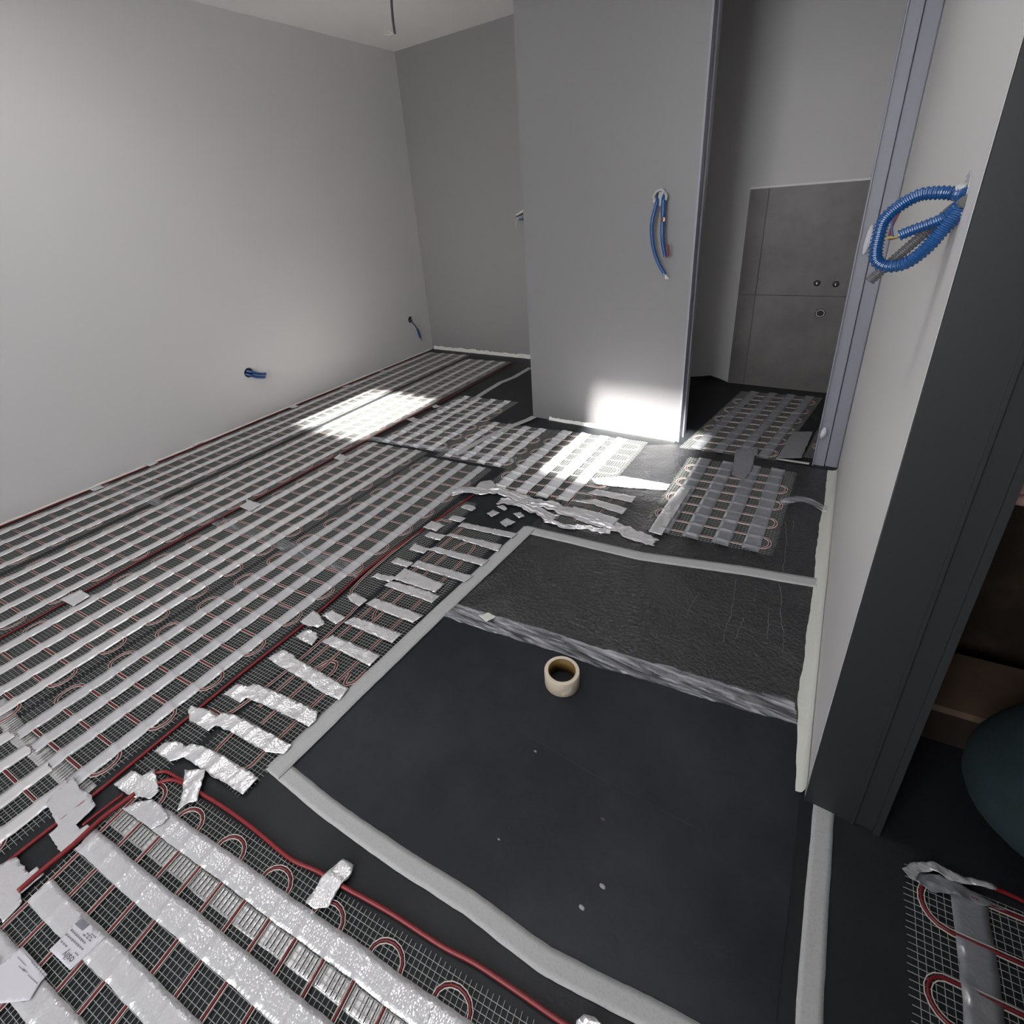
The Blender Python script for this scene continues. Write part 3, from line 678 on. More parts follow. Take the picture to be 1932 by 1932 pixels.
ps = [
 ([R4(1710, 340), R4(1870, 210), C6(0, 1650), C6(30, 1690), C6(85, 1780), C6(20, 1815), R4(1932, 412), R4(1800, 390)], 'crumpled small foil piece covering the red lead, nearest of its row'),
 ([R4(1660, 525), R4(1800, 430), R4(1925, 480), R4(1930, 530), R4(1855, 630)], 'small square foil piece below the crumpled one on the red lead'),
 ([C6(50, 1680), C6(170, 1620), C6(340, 1700), C6(215, 1790)], 'small square foil piece right of the crumpled one on the red lead'),
 ([C6(350, 1450), C6(460, 1410), C6(605, 1490), C6(500, 1570), C6(410, 1520)], 'small folded foil piece left of the seventh long strip'),
 ([C6(885, 1040), C6(970, 980), C6(1160, 1040), C6(1080, 1100)], 'small foil piece touching the big crumpled piece from above'),
 ([C6(1105, 880), C6(1180, 810), C6(1360, 870), C6(1280, 930)], 'small foil piece beside the third long strip from the far end'),
 ([C6(1295, 720), C6(1360, 665), C6(1560, 705), C6(1480, 770)], 'small foil piece touching the second long strip from the far end'),
 ([C6(1275, 610), C6(1380, 530), C6(1545, 580), C6(1440, 660)], 'small foil piece lying across the red lead near its far end'),
 ([C6(1570, 515), C6(1640, 460), C6(1800, 500), C6(1730, 550)], 'small foil piece second from the far end of the red lead'),
 ([C6(1730, 370), C6(1790, 330), C6(1900, 345), C6(1920, 380), C6(1870, 412)], 'rounded small foil piece at the far end of the red lead'),
]
for poly, lb in ps: foil(poly, lb, gs)
foil([L1(1380, 510), L1(1600, 340), L1(1730, 410), L1(1880, 320), L1(1930, 600), L1(1840, 690), L1(1580, 660)], 'angular foil patch where the near red leads meet')
foil([R3c(640, 350), R3c(860, 315), R3c(890, 350), R3c(800, 650), R3c(790, 715), R3c(680, 740), R3c(540, 840), R3c(620, 590), R3c(610, 520)], 'torn pointed foil piece pinning a bright red lead', z=0.0135, crumple=0.005)
foil([C4(1785, 1072), C4(1842, 1105), C4(1828, 1150), C4(1775, 1215), C4(1710, 1325), C4(1640, 1332), C4(1590, 1300), C4(1680, 1165)], 'tongue-shaped foil piece pinning the bright red lead onto the black sheet', z=0.0125, crumple=0.005, ridges=((tuple(at(*C4(1680, 1165)).xy), tuple((at(*C4(1775, 1215)) - at(*C4(1680, 1165))).xy), 0.004),))
c5b = crop(600, 1232, 2.76)
foil([c5b(1340, 1960), c5b(1345, 1915), c5b(1385, 1880), c5b(1440, 1895), c5b(1480, 1935), c5b(1490, 1970)], 'piece of foil on the red lead at the bottom edge of the picture', z=0.0125)
# white crumpled patches around the crossing of the near mats
def wpatch(poly, label, z=0.0098, crumple=0.003, m='strip_shiny', **kw):
    return tag(patch('white_tape', poly, z, M[m], None, crumple=crumple, **kw), label, 'white tape', 'white tape pieces at the near mat joint')
wpatch([L1(560, 740), L1(680, 600), L1(900, 420), L1(960, 560), L1(1100, 640), L1(1165, 770), L1(1080, 860), L1(920, 1000), L1(970, 1060), L1(1060, 1000), L1(1120, 1040), L1(860, 1262), L1(740, 1338), L1(590, 1120), L1(705, 1025)], 'wrinkled white tape patch joining two mats over the paper band')
wpatch([L1(1480, 810), L1(1700, 720), L1(1850, 690), L1(1960, 760), L1(2060, 900), L1(1980, 990), L1(1850, 1060), L1(1700, 960)], 'wrinkled white tape patch at the start of the slanting mat')
wpatch([L1(-30, 1505), L1(200, 1390), L1(345, 1590), L1(450, 1510), L1(535, 1600), L1(250, 1845), L1(265, 1950), L1(30, 2200), L1(-30, 2000)], 'wrinkled white tape patch at the left picture edge')
gm = 'foil pieces pinning the leads between the mats'
for poly, lb in (
 ([crop(0, 960, 6.44)(725, 1100), crop(0, 960, 6.44)(970, 985), crop(0, 960, 6.44)(1100, 1050), crop(0, 960, 6.44)(890, 1185)], 'nearest foil piece pinning the red lead between the mats'),
 ([crop(300, 840, 6.44)(970, 745), crop(300, 840, 6.44)(1070, 690), crop(300, 840, 6.44)(1040, 645), crop(300, 840, 6.44)(1250, 715), crop(300, 840, 6.44)(1110, 800)], 'second foil piece pinning the red lead between the mats'),
 ([crop(600, 680, 6.44)(190, 1190), crop(600, 680, 6.44)(270, 1130), crop(600, 680, 6.44)(375, 1180), crop(600, 680, 6.44)(310, 1225)], 'third foil piece pinning the red lead between the mats'),
 ([crop(600, 680, 6.44)(1070, 715), crop(600, 680, 6.44)(1150, 690), crop(600, 680, 6.44)(1250, 720), crop(600, 680, 6.44)(1180, 755)], 'fourth foil piece pinning the red lead, right of the sun patch'),
 ([crop(600, 680, 6.44)(1380, 560), crop(600, 680, 6.44)(1430, 538), crop(600, 680, 6.44)(1505, 555), crop(600, 680, 6.44)(1420, 580)], 'farthest foil piece pinning the red lead between the mats')):
    foil(poly, lb, gm, ridges=((tuple(at(*poly[0]).xy.lerp(at(*poly[2]).xy, 0.5)), (0, 1), 0.004),), crumple=0.002)
gw = 'foil bits on the lead along the left wall'
for (u, v, lb) in ((184, 924, 'nearest foil bit on the lead along the left wall'), (287, 878, 'second foil bit on the lead along the left wall'), (372, 840, 'third foil bit on the lead along the left wall'), (555, 770, 'fourth foil bit on the lead along the left wall'), (655, 731, 'fifth foil bit on the lead along the left wall'), (722, 702, 'farthest foil bit on the lead along the left wall')):
    p = at(u, v); foil([(p.x - 0.022, p.y - 0.03), (p.x + 0.03, p.y - 0.022), (p.x + 0.026, p.y + 0.03), (p.x - 0.018, p.y + 0.026)], lb, gw, px=False, ridges=(((0.026, 0), (0, 1), 0.004),), step=0.006)
# silver bands and bits at the junction before the pier
def band(px, width, label, m='foil', z=0.010, rough=0.004, seed=0, grp='crumpled silver bands at the mat junction', **kw):
    return tag(ribbon('silver_band', [at(*p).xy for p in px], width, z, M[m], None, wob=0.012, rough=rough, seed=seed, ds=0.008, across=18, ends=0.008, wrinkle=(0.010, 7, 4), **kw), label, 'foil band', grp)
band([C85(30, 1105), C85(300, 1080), C85(600, 1090), C85(900, 1190), C85(1250, 1290), C85(1900, 1500), Q6(760, 1375)], 0.062, 'long crumpled silver band sweeping to the grey tape end', seed=31)
band([C85(600, 1210), C85(800, 1240), C85(1050, 1330), C85(1280, 1420)], 0.058, 'shorter crumpled silver band below the long one', seed=35, z=0.010)
band([C85(1150, 1450), C85(1500, 1530), C85(1932, 1600)], 0.03, 'narrow silver band edging the far grey tape', seed=37, z=0.009, rough=0.005)
gj = 'silver bits at the mat junction'
for poly, lb in (
 ([C85(440, 1340), C85(520, 1298), C85(595, 1335), C85(500, 1388)], 'small silver bit left of the loose loop, mat junction'),
 ([C85(560, 1255), C85(640, 1240), C85(690, 1285), C85(650, 1308)], 'small silver bit above the loose loop, mat junction'),
 ([C85(600, 1450), C85(690, 1400), C85(790, 1450), C85(670, 1510)], 'silver bit just above the far corner of the grey tape'),
 ([C85(760, 1345), C85(850, 1325), C85(900, 1380), C85(830, 1400)], 'silver bit between loose loop and silver band'),
 ([C85(310, 1020), C85(360, 960), C85(500, 935), C85(560, 1010), C85(440, 1060)], 'balled silver foil at the left start of the long silver band'),
 ([Q6(340, 1065), Q6(400, 1040), Q6(645, 1085), Q6(620, 1120), Q6(460, 1085)], 'farthest silver strip right of the dark gap, before the pier'),
 ([Q6(250, 1110), Q6(400, 1100), Q6(590, 1160), Q6(560, 1192), Q6(380, 1130)], 'middle silver strip right of the dark gap, before the pier'),
 ([Q6(180, 1172), Q6(270, 1145), Q6(545, 1218), Q6(505, 1258), Q6(330, 1215)], 'nearest silver strip right of the dark gap, before the pier'),
 ([Q6(370, 975), Q6(560, 960), Q6(850, 1010), Q6(830, 1045), Q6(600, 1030), Q6(400, 1010)], 'sunlit silver strip at the near end of the pier mat')):
    foil(poly, lb, gj, ridges=(), crumple=0.004, z=0.013)
foil([Q6(905, 1035), Q6(985, 1025), Q6(900, 1160), Q6(800, 1318), Q6(720, 1296), Q6(815, 1150)], 'bright silver strip over the left edge of the square mat', gj, ridges=(), crumple=0.004, z=0.0135)
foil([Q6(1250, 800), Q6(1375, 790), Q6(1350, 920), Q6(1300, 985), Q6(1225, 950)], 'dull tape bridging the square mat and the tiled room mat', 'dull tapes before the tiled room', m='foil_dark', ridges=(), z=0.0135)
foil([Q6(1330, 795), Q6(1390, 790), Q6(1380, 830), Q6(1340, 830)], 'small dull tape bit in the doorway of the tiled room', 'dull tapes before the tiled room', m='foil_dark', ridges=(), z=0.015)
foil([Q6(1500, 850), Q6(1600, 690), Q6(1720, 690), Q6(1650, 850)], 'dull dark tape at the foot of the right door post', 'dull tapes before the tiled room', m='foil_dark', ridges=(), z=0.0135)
tag(patch('tape_square', [(903, 1161), (921, 1155), (936, 1163), (918, 1173)], 0.0125, M['mask_pale'], None, crumple=0.001), 'small pale tape square on the left end of the clear tape', 'tape')
# crumpled silver heap in the dark room
heap = crop(1682, 1580, 5.488)
tag(patch('foil_tape', [heap(110, 320), heap(190, 260), heap(450, 250), heap(700, 380), heap(1080, 525), heap(1075, 555), heap(800, 490), heap(600, 440), heap(430, 350), heap(300, 360), heap(240, 460), heap(190, 440)], 0.016, M['strip_shiny'], None, crumple=0.016), 'torn pale tape over the far edge of the dark-room mat', 'foil tape')
tag(patch('foil_tape', [heap(220, 420), heap(330, 350), heap(560, 430), heap(1000, 640), heap(1200, 760), heap(900, 700), heap(620, 600), heap(400, 560)], 0.010, M['foil_dark'], None, crumple=0.014), 'crumpled dark foil at the far edge of the dark-room mat', 'foil tape')

# ------------------------------------------------------------------ printed labels on the foreground mat
def floor_text(body, size, origin, xdir, ydir, z, m, parent, name='print'):
    c = bpy.data.curves.new('t', 'FONT'); c.body = body; c.size = size; c.resolution_u = 2
    o = bpy.data.objects.new('t', c); COL.objects.link(o)
    dg = bpy.context.evaluated_depsgraph_get()
    me = bpy.data.meshes.new_from_object(o.evaluated_get(dg))
    bpy.data.objects.remove(o)
    x = Vector((xdir[0], xdir[1], 0)).normalized(); y = Vector((ydir[0], ydir[1], 0)).normalized()
    for v in me.vertices: v.co = Vector((origin[0], origin[1], z)) + x * v.co.x + y * v.co.y
    me.materials.clear(); me.materials.append(m)
    q = bpy.data.objects.new(name, me); COL.objects.link(q); q.parent = parent
    return q
LC = crop(40, 1660, 9.66)
lz = 0.0100
lb_ = patch('product_label', [LC(510, 1275), LC(890, 1645), LC(1110, 1440), LC(1545, 1030), LC(1090, 640), LC(740, 1050)], lz, M['label'], None, crumple=0.0004, ragged=0.0001)
tag(lb_, 'printed paper label with bar code on the slanting foreground mat', 'label')
def lp(x, y): return at(*LC(x, y), lz).xy
xd = lp(790, 1350) - lp(960, 1510); yd = lp(800, 1500) - lp(960, 1300)
yd = Vector((-xd.y, xd.x)) if Vector((-xd.y, xd.x)).dot(yd) > 0 else Vector((xd.y, -xd.x))
mirror = xd.x * yd.y - xd.y * yd.x
floor_text('osily', 0.017, lp(985, 1425), xd, yd, lz + 0.0007, M['ink'], lb_)
q = MB()
for i in range(3):
    a = lp(790 + i * 28, 1500 - i * 40); 
for (x0_, y0_, x1_, y1_) in ((905, 910, 1175, 1170), (815, 990, 1135, 1285)):
    n = 9
    for i in range(n):
        a = lp(x0_ + (x1_ - x0_) * i / n, y0_ + (y1_ - y0_) * i / n); b = lp(x0_ + (x1_ - x0_) * (i + 0.72) / n, y0_ + (y1_ - y0_) * (i + 0.72) / n)
        q.bar((a.x, a.y, lz + 0.0006), (b.x, b.y, lz + 0.0006), 0.0022 if i % 3 else 0.0030, 0.0002)
for (x0_, y0_, x1_, y1_) in ((725, 1120, 845, 1235), (985, 1325, 1040, 1390), (1130, 1000, 1290, 1140), (1200, 975, 1300, 1075), (1280, 985, 1370, 1065)):
    for i in range(3):
        a = lp(x0_ + (x1_ - x0_) * i / 3, y0_ + (y1_ - y0_) * i / 3); b = lp(x0_ + (x1_ - x0_) * (i + 0.65) / 3, y0_ + (y1_ - y0_) * (i + 0.65) / 3)
        q.bar((a.x, a.y, lz + 0.0006), (b.x, b.y, lz + 0.0006), 0.0020, 0.0002)
q.build('small_print', M['ink_grey'], lb_)
q = MB(); a0, a1, b0 = (1110, 690), (1260, 815), (975, 810)
wds = [2, 1, 1, 3, 1, 2, 1, 1, 2, 1, 3, 4, 1, 2, 1, 1]; tt = 0; tot = sum(wds) + len(wds) * 1.2
for wd in wds:
    f0 = tt / tot; f1 = (tt + wd) / tot; tt += wd + 1.2
    fm = (f0 + f1) / 2
    s0 = lp(a0[0] + (a1[0] - a0[0]) * fm, a0[1] + (a1[1] - a0[1]) * fm); dv = lp(*b0) - lp(*a0)
    wdt = (lp(*a1) - lp(*a0)).length * wd / tot
    q.bar((s0.x, s0.y, lz + 0.0006), (s0.x + dv.x, s0.y + dv.y, lz + 0.0006), wdt, 0.0002)
q.build('bar_code', M['ink_grey'], lb_)
L2 = crop(0, 1632, 6.44)
lb2 = patch('product_label', [L2(-60, 1060), L2(0, 1215), L2(270, 985), L2(575, 1330), L2(500, 1412), L2(360, 1640), L2(-60, 1690)], lz, M['label'], None, crumple=0.0004, ragged=0.0001)
tag(lb2, 'printed paper label cut by the left picture edge', 'label')
q = MB()
for (x0_, y0_, x1_, y1_) in ((385, 1180, 560, 1370), (310, 1080, 400, 1180), (215, 1120, 320, 1230), (230, 1230, 300, 1300), (340, 1340, 460, 1450), (280, 1260, 330, 1310)):
    n = 7
    for i in range(n):
        a = at(*L2(x0_ + (x1_ - x0_) * i / n, y0_ + (y1_ - y0_) * i / n), lz); b = at(*L2(x0_ + (x1_ - x0_) * (i + 0.7) / n, y0_ + (y1_ - y0_) * (i + 0.7) / n), lz)
        q.bar((a.x, a.y, lz + 0.0006), (b.x, b.y, lz + 0.0006), 0.0012, 0.0002)
q.build('small_print', M['ink_grey'], lb2)

# ------------------------------------------------------------------ tape roll
tr = empty('tape_roll', (2.896, 0.101, 0.0018)); tag(tr, 'cream masking tape roll standing on the smooth black sheet', 'tape roll')
RO, RI, HH = 0.051, 0.038, 0.050
q = MB(); q.lathe([(RO, 0.0015), (RO, HH - 0.0015), (RO - 0.0015, HH), (RI + 0.0025, HH), (RI + 0.0025, 0), (RO - 0.0015, 0)], (0, 0, 0), 72)
q.build('tape', M['roll'], tr, True)
q = MB(); q.lathe([(RO - 0.0012, HH + 0.0003), (RI + 0.0022, HH + 0.0003), (RI + 0.0022, HH - 0.001), (RO - 0.0012, HH - 0.001)], (0, 0, 0), 72)
q.build('wound_edge', M['roll_edge'], tr)
q = MB(); q.lathe([(RI + 0.0024, 0.0005), (RI + 0.0024, HH - 0.0004), (RI, HH - 0.0004), (RI, 0.0005)], (0, 0, 0), 72)
q.build('core', M['core'], tr, True)
V = []; F = []
for i in range(21):
    t = i / 20; an = -1.15 + 0.62 * t
    ww = 0.006 + 0.005 * t
    zc = 0.014 + 0.016 * t
    for j in (-1, -0.3, 0.3, 1):
        rr = RO + 0.0008 + 0.0016 * max(0, ns(an * 3, j, 4, 1.5)) * (1 - abs(j))
        V.append((rr * math.cos(an), rr * math.sin(an), zc + ww * j))
for i in range(20):
    for j in range(3): F.append((i * 4 + j, (i + 1) * 4 + j, (i + 1) * 4 + j + 1, i * 4 + j + 1))
lab(link('loose_end', V, F, M['roll_edge'], tr, True), 'wrinkled torn tape end')

# ------------------------------------------------------------------ tile panel and plumbing
tp = empty('tile_panel', (3.2, 2.93, 0)); tag(tp, 'dark concrete-look tile panel on the wall of the tiled room', 'tile panel')
def tbox(name, a, b, m): 
    return box(name, (a[0] - 3.2, a[1] - 2.93, a[2]), (b[0] - 3.2, b[1] - 2.93, b[2]), m, tp)
tbox('backing', (2.812, 2.926, 0), (3.745, 2.9398, 1.252), M['grout'])
for (x0, z0, x1, z1) in ((2.813, 0.002, 2.9155, 0.619), (2.9185, 0.002, 3.745, 0.619), (2.813, 0.622, 2.9155, 1.252), (2.9185, 0.622, 3.745, 1.252)):
    tbox('tile', (x0, 2.921, z0), (x1, 2.9262, z1), M['tile'])
lab(tbox('top_trim', (2.812, 2.915, 1.2525), (3.745, 2.9398, 1.265), M['ceiling']), 'white trim along the top edge')
for u, v, lb in ((1541.5, 534.5, 'left chrome valve stub on the tile panel'), (1577, 536.5, 'right chrome valve stub on the tile panel')):
    p = aty(u, v, 2.915); e = empty('valve', (p.x, 2.921, p.z)); tag(e, lb, 'valve', 'chrome valve stubs')
    q = MB(); q.lathe([(0.013, 0), (0.016, 0.003), (0.018, 0.003), (0.018, -0.002), (0.010, -0.002)], (0, 0, 0), 28, 'y'); q.build('hole_rim', M['black'], e, True)
    q = MB(); q.lathe([(0.0002, 0.004), (0.009, 0.004), (0.011, 0.010), (0.011, 0.016), (0.007, 0.022), (0.0002, 0.023)], (0, 0, 0), 28, 'y'); q.build('cap', M['chrome'], e, True)
p = aty(1547.5, 591, 2.918); e = empty('waste_pipe', (p.x, 2.921, p.z)); tag(e, 'round waste pipe opening low on the tile panel', 'pipe')
q = MB(); q.lathe([(0.0185, 0.0), (0.0185, 0.006), (0.0235, 0.006), (0.0235, 0.0)], (0, 0, 0), 36, 'y'); q.build('pipe', M['wire_white'], e, True)
q = MB(); q.lathe([(0.0186, 0.003), (0.0001, 0.003), (0.0001, 0.0), (0.0186, 0.0)], (0, 0, 0), 36, 'y'); q.build('bore', M['black'], e)
q = MB(); q.lathe([(0.0236, 0.0), (0.0236, 0.002), (0.028, 0.002), (0.028, 0.0)], (0, 0, 0), 36, 'y'); q.build('seal', M['black'], e)

# ------------------------------------------------------------------ wall boxes with conduits
def corr(path, rad, m, name, parent, per=10, ring=0.0056, n=14):
    pts = smooth_path(path, per)
    cum = [0]
    for a, b in zip(pts, pts[1:]): cum.append(cum[-1] + (b - a).length)
    L = cum[-1]; N = int(L / ring * 4); out = []; k = 0
    for i in range(N + 1):
        s = L * i / N
        while k < len(pts) - 2 and cum[k + 1] < s: k += 1
        t = (s - cum[k]) / max(1e-9, cum[k + 1] - cum[k]); out.append(pts[k].lerp(pts[k + 1], min(1, t)))
    q = MB(); q.tube(out, rad, n, True, radf=lambda f: rad * (1.0 if int(round(f * N)) % 4 in (0, 1) else 0.83))
    return q.build(name, m, parent)
def plain(path, rad, m, name, parent, per=8, n=10, radf=None):
    q = MB(); q.tube(smooth_path(path, per), rad, n, radf=radf); return q.build(name, m, parent, True)
def relp(p, o): return Vector(p) - Vector(o)
# left wall, near socket
p0 = atx(469, 703, 0.0); e = empty('wall_socket', p0); tag(e, 'round socket hole with two blue conduits, low on the left wall', 'socket hole', 'socket holes in the left wall')
q = MB(); q.lathe([(0.037, 0.0), (0.037, 0.0025), (0.034, 0.003), (0.033, 0.0)], (0, 0, 0), 32, 'x'); q.build('rim', M['white'], e, True)
q = MB(); q.lathe([(0.0335, 0.0005), (0.0335, 0.0015), (0.0001, 0.0015), (0.0001, 0.0005)], (0, 0, 0), 32, 'x'); q.build('box_opening', M['black'], e)
for dz, sx in ((0.006, 0.0), (-0.014, -0.012)):
    corr([(0.002, -0.012 + sx, 0.01 + dz), (0.025, 0.010 + sx, -0.004 + dz), (0.038, 0.040 + sx, -0.022 + dz), (0.044, 0.075 + sx, -0.035 + dz), (0.047, 0.098 + sx, -0.040 + dz)], 0.010, M['blue'], 'conduit', e)
# left wall, far socket near the corner
p0 = atx(774, 603, 0.0); e = empty('wall_socket', p0); tag(e, 'socket hole with one hanging cable near the far left corner', 'socket hole', 'socket holes in the left wall')
q = MB(); q.lathe([(0.034, 0.0), (0.034, 0.0025), (0.031, 0.003), (0.030, 0.0)], (0, 0, 0), 32, 'x'); q.build('rim', M['white'], e, True)
q = MB(); q.lathe([(0.030, 0.0005), (0.030, 0.0015), (0.0001, 0.0015), (0.0001, 0.0005)], (0, 0, 0), 32, 'x'); q.build('box_opening', M['black'], e)
plain([(0.002, -0.012, 0.0), (0.02, 0.005, -0.03), (0.03, 0.03, -0.07), (0.032, 0.045, -0.105)], 0.006, M['charcoal'], 'cable', e)
plain([(0.032, 0.045, -0.10), (0.033, 0.058, -0.14), (0.033, 0.068, -0.19)], 0.0105, M['blue'], 'conduit', e)
plain([(0.033, 0.068, -0.19), (0.033, 0.078, -0.21), (0.032, 0.086, -0.222)], 0.004, M['wire_red'], 'wire', e)
plain([(0.004, 0.012, 0.0), (0.012, 0.016, 0.012), (0.016, 0.034, 0.026)], 0.004, M['wire_white'], 'wire', e)
# pier switch box with two hanging blue conduits
PX = lambda x, y, yy=YP - 0.02: aty(1200 + x / 7.16, 280 + y / 7.16, yy)
p0 = aty(1246, 371, YP); e = empty('switch_box', p0); tag(e, 'torn switch box with two blue conduits hanging on the grey pier', 'switch box')
q = MB(); q.lathe([(0.036, 0.0), (0.034, 0.012), (0.026, 0.016), (0.022, 0.006), (0.022, 0.0)], (0, 0, 0), 26, 'y')
q.v = [tuple(Vector(v) + Vector((1, 1, 1)) * 0.004 * noise.noise(Vector(v) * 90)) for v in q.v]
q.build('torn_rim', M['plaster'], e, True)
q = MB(); q.lathe([(0.024, 0.001), (0.024, 0.003), (0.0001, 0.003), (0.0001, 0.001)], (0, 0, 0), 26, 'y'); q.build('box_opening', M['black'], e)
def pp_(x, y, off): return relp(aty(1200 + x / 7.16, 280 + y / 7.16, YP - off), p0)
plain([pp_(300, 650, 0.004), pp_(290, 700, 0.03), pp_(265, 800, 0.045), pp_(225, 950, 0.05), pp_(212, 1130, 0.05), pp_(240, 1360, 0.046), pp_(300, 1540, 0.042), pp_(390, 1700, 0.038)], 0.0092, M['blue'], 'conduit', e)
plain([pp_(370, 620, 0.004), pp_(372, 720, 0.035), pp_(362, 930, 0.045)], 0.0095, M['blue'], 'conduit', e, radf=lambda t: 0.0125 - 0.003 * t)
plain([pp_(358, 985, 0.045), pp_(355, 1150, 0.048), pp_(365, 1300, 0.047), pp_(395, 1462, 0.044)], 0.0092, M['blue'], 'conduit', e)
plain([pp_(362, 930, 0.045), pp_(345, 965, 0.05), pp_(357, 990, 0.045)], 0.0055, M['wire_red'], 'wire', e)
plain([pp_(375, 935, 0.045), pp_(382, 962, 0.05), pp_(362, 992, 0.045)], 0.0045, M['wire_white'], 'wire', e)
plain([pp_(395, 1462, 0.044), pp_(425, 1450, 0.046), pp_(438, 1390, 0.047), pp_(428, 1300, 0.045)], 0.006, M['wire_red'], 'wire', e, radf=lambda t: 0.005)
for dx in (-6, 12, 34):
    plain([pp_(390, 1700, 0.038), pp_(400 + dx / 2, 1735, 0.040), pp_(405 + dx, 1765, 0.040)], 0.0022, M['wire_white'], 'wire', e)
for (a, b, c_) in (((330, 590), (310, 680), (290, 760)), ((370, 580), (345, 640), (325, 780)), ((385, 600), (410, 640), (405, 700))):
    plain([pp_(*a, 0.012), pp_(*b, 0.026), pp_(*c_, 0.036)], 0.006, M['plaster'], 'plastic_rag', e)
# back wall box peeping past the pier
BB = lambda x, y, off=0.0: aty(960 + x / 32.2, 380 + y / 32.2, YB - off)
p0 = aty(992, 408, YB); e = empty('switch_box', p0); tag(e, 'switch box with blue conduit on the back wall, half hidden by the pier', 'switch box')
def bb(x, y, off): return relp(BB(x, y, off), p0)
plain([bb(1200, 450, 0.004), bb(880, 560, 0.03), bb(600, 760, 0.05), bb(480, 820, 0.05)], 0.009, M['caulk'], 'wrapped_end', e)
plain([bb(1300, 1080, 0.004), bb(900, 1080, 0.04), bb(620, 1060, 0.055)], 0.0095, M['blue'], 'conduit', e)
plain([bb(800, 960, 0.05), bb(560, 1000, 0.055), bb(470, 1130, 0.055), bb(460, 1380, 0.05), bb(400, 1560, 0.05)], 0.0035, M['wire_white'], 'wire', e)
plain([bb(900, 740, 0.03), bb(650, 850, 0.045), bb(460, 930, 0.05)], 0.005, M['charcoal'], 'wire', e)
# big conduit loops on the white wall
KW = lambda x, y, yy: aty(1610 + x / 8.05, 310 + y / 8.05, yy)
p0 = Vector((XR, 0.20, 1.255)); e = empty('conduit_bundle', p0); tag(e, 'bundle of corrugated blue and grey conduits looping out of the white wall', 'conduits')
def kw(x, y, yy): return relp(KW(x, y, yy), p0)
wl = lambda x, y: relp(atx(1610 + x / 8.05, 310 + y / 8.05, XR), p0)
corr([wl(1725, 470) , kw(1560, 445, 0.212), kw(1300, 432, 0.218), kw(1000, 470, 0.224), kw(690, 640, 0.226), kw(470, 850, 0.226), kw(385, 1100, 0.224), kw(340, 1330, 0.222), kw(370, 1480, 0.220), kw(540, 1550, 0.216), kw(800, 1500, 0.210), kw(1080, 1300, 0.203), kw(1330, 1030, 0.198), kw(1550, 780, 0.196), wl(1690, 560)], 0.0100, M['blue'], 'conduit', e)
corr([wl(1700, 540), kw(1450, 770, 0.206), kw(1200, 890, 0.210), kw(900, 1000, 0.214), kw(700, 1082, 0.216)], 0.0085, M['blue'], 'conduit', e)
corr([wl(1715, 560), kw(1500, 690, 0.235), kw(1250, 900, 0.245), kw(950, 1160, 0.250), kw(640, 1430, 0.252), kw(430, 1610, 0.252), kw(240, 1780, 0.250)], 0.0082, M['grey_conduit'], 'conduit', e)
plain([kw(690, 1085, 0.216), kw(640, 1110, 0.216), kw(560, 1110, 0.216), kw(500, 1130, 0.216)], 0.0018, M['wire_green'], 'wire', e)
plain([kw(690, 1095, 0.216), kw(620, 1125, 0.216), kw(550, 1130, 0.216), kw(550, 1050, 0.218), kw(610, 900, 0.222), kw(690, 740, 0.224)], 0.0016, M['wire_red'], 'wire', e)
plain([kw(680, 1100, 0.216), kw(610, 1110, 0.216), kw(585, 1000, 0.218), kw(600, 850, 0.222), kw(650, 770, 0.224)], 0.0016, M['wire_blue'], 'wire', e)
plain([kw(1735, 400, 0.204), kw(1640, 410, 0.208), kw(1590, 430, 0.209)], 0.011, M['plaster'], 'plaster_lump', e)
V = []; F = []
hp = [(1800, 85), (1760, 140), (1730, 180), (1745, 210), (1705, 270), (1680, 340), (1650, 420), (1600, 560), (1590, 830), (1640, 800), (1690, 600), (1740, 440), (1765, 330), (1785, 240), (1805, 160)]
for (x, y) in hp:
    v = wl(x, y); V.append((v.x - 0.0015, v.y, v.z))
c0 = sum((Vector(v) for v in V), Vector()) / len(V)
q = MB(); V2 = V + [(v[0] + 0.0012, v[1], v[2]) for v in V]; n = len(V)
F = [tuple(range(n))] + [(i, i + n, (i + 1) % n + n, (i + 1) % n) for i in range(n)]
link('wall_breach', V2, F, M['plaster'], e)

# ------------------------------------------------------------------ ceiling cable
tip = aty(745, 64, 1.75)
e = empty('ceiling_cable', (1.10, 1.70, ZC)); tag(e, 'dark cable hanging from the ceiling with bare wire ends', 'cable')
P0 = Vector((1.10, 1.70, ZC))
plain([Vector((1.10, 1.70, ZC)) - P0, aty(737, -60, 1.71) - P0, aty(738.5, 0, 1.73) - P0, aty(741, 35, 1.745) - P0, tip - P0], 0.0066, M['charcoal'], 'sheath', e)
for (u, v) in ((733, 57), (724, 65), (729, 66)):
    plain([tip - P0, aty((u + 744) / 2, (v + 65) / 2 + 1, 1.752) - P0, aty(u, v, 1.755) - P0], 0.0018, M['wire_white'], 'wire', e)

# ------------------------------------------------------------------ side room: step, board, kneeling person
e = empty('wooden_step', (3.95, 0.52, 0)); tag(e, 'low wooden step in the dark room behind the kneeling person', 'step')
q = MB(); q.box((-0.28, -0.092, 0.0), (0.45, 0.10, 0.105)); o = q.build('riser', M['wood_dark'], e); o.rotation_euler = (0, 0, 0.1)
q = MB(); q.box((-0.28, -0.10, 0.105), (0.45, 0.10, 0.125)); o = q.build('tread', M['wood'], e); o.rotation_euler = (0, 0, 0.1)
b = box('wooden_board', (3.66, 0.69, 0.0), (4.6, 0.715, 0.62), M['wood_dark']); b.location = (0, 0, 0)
tag(b, 'brown wooden board standing behind the low step, dark room', 'board')

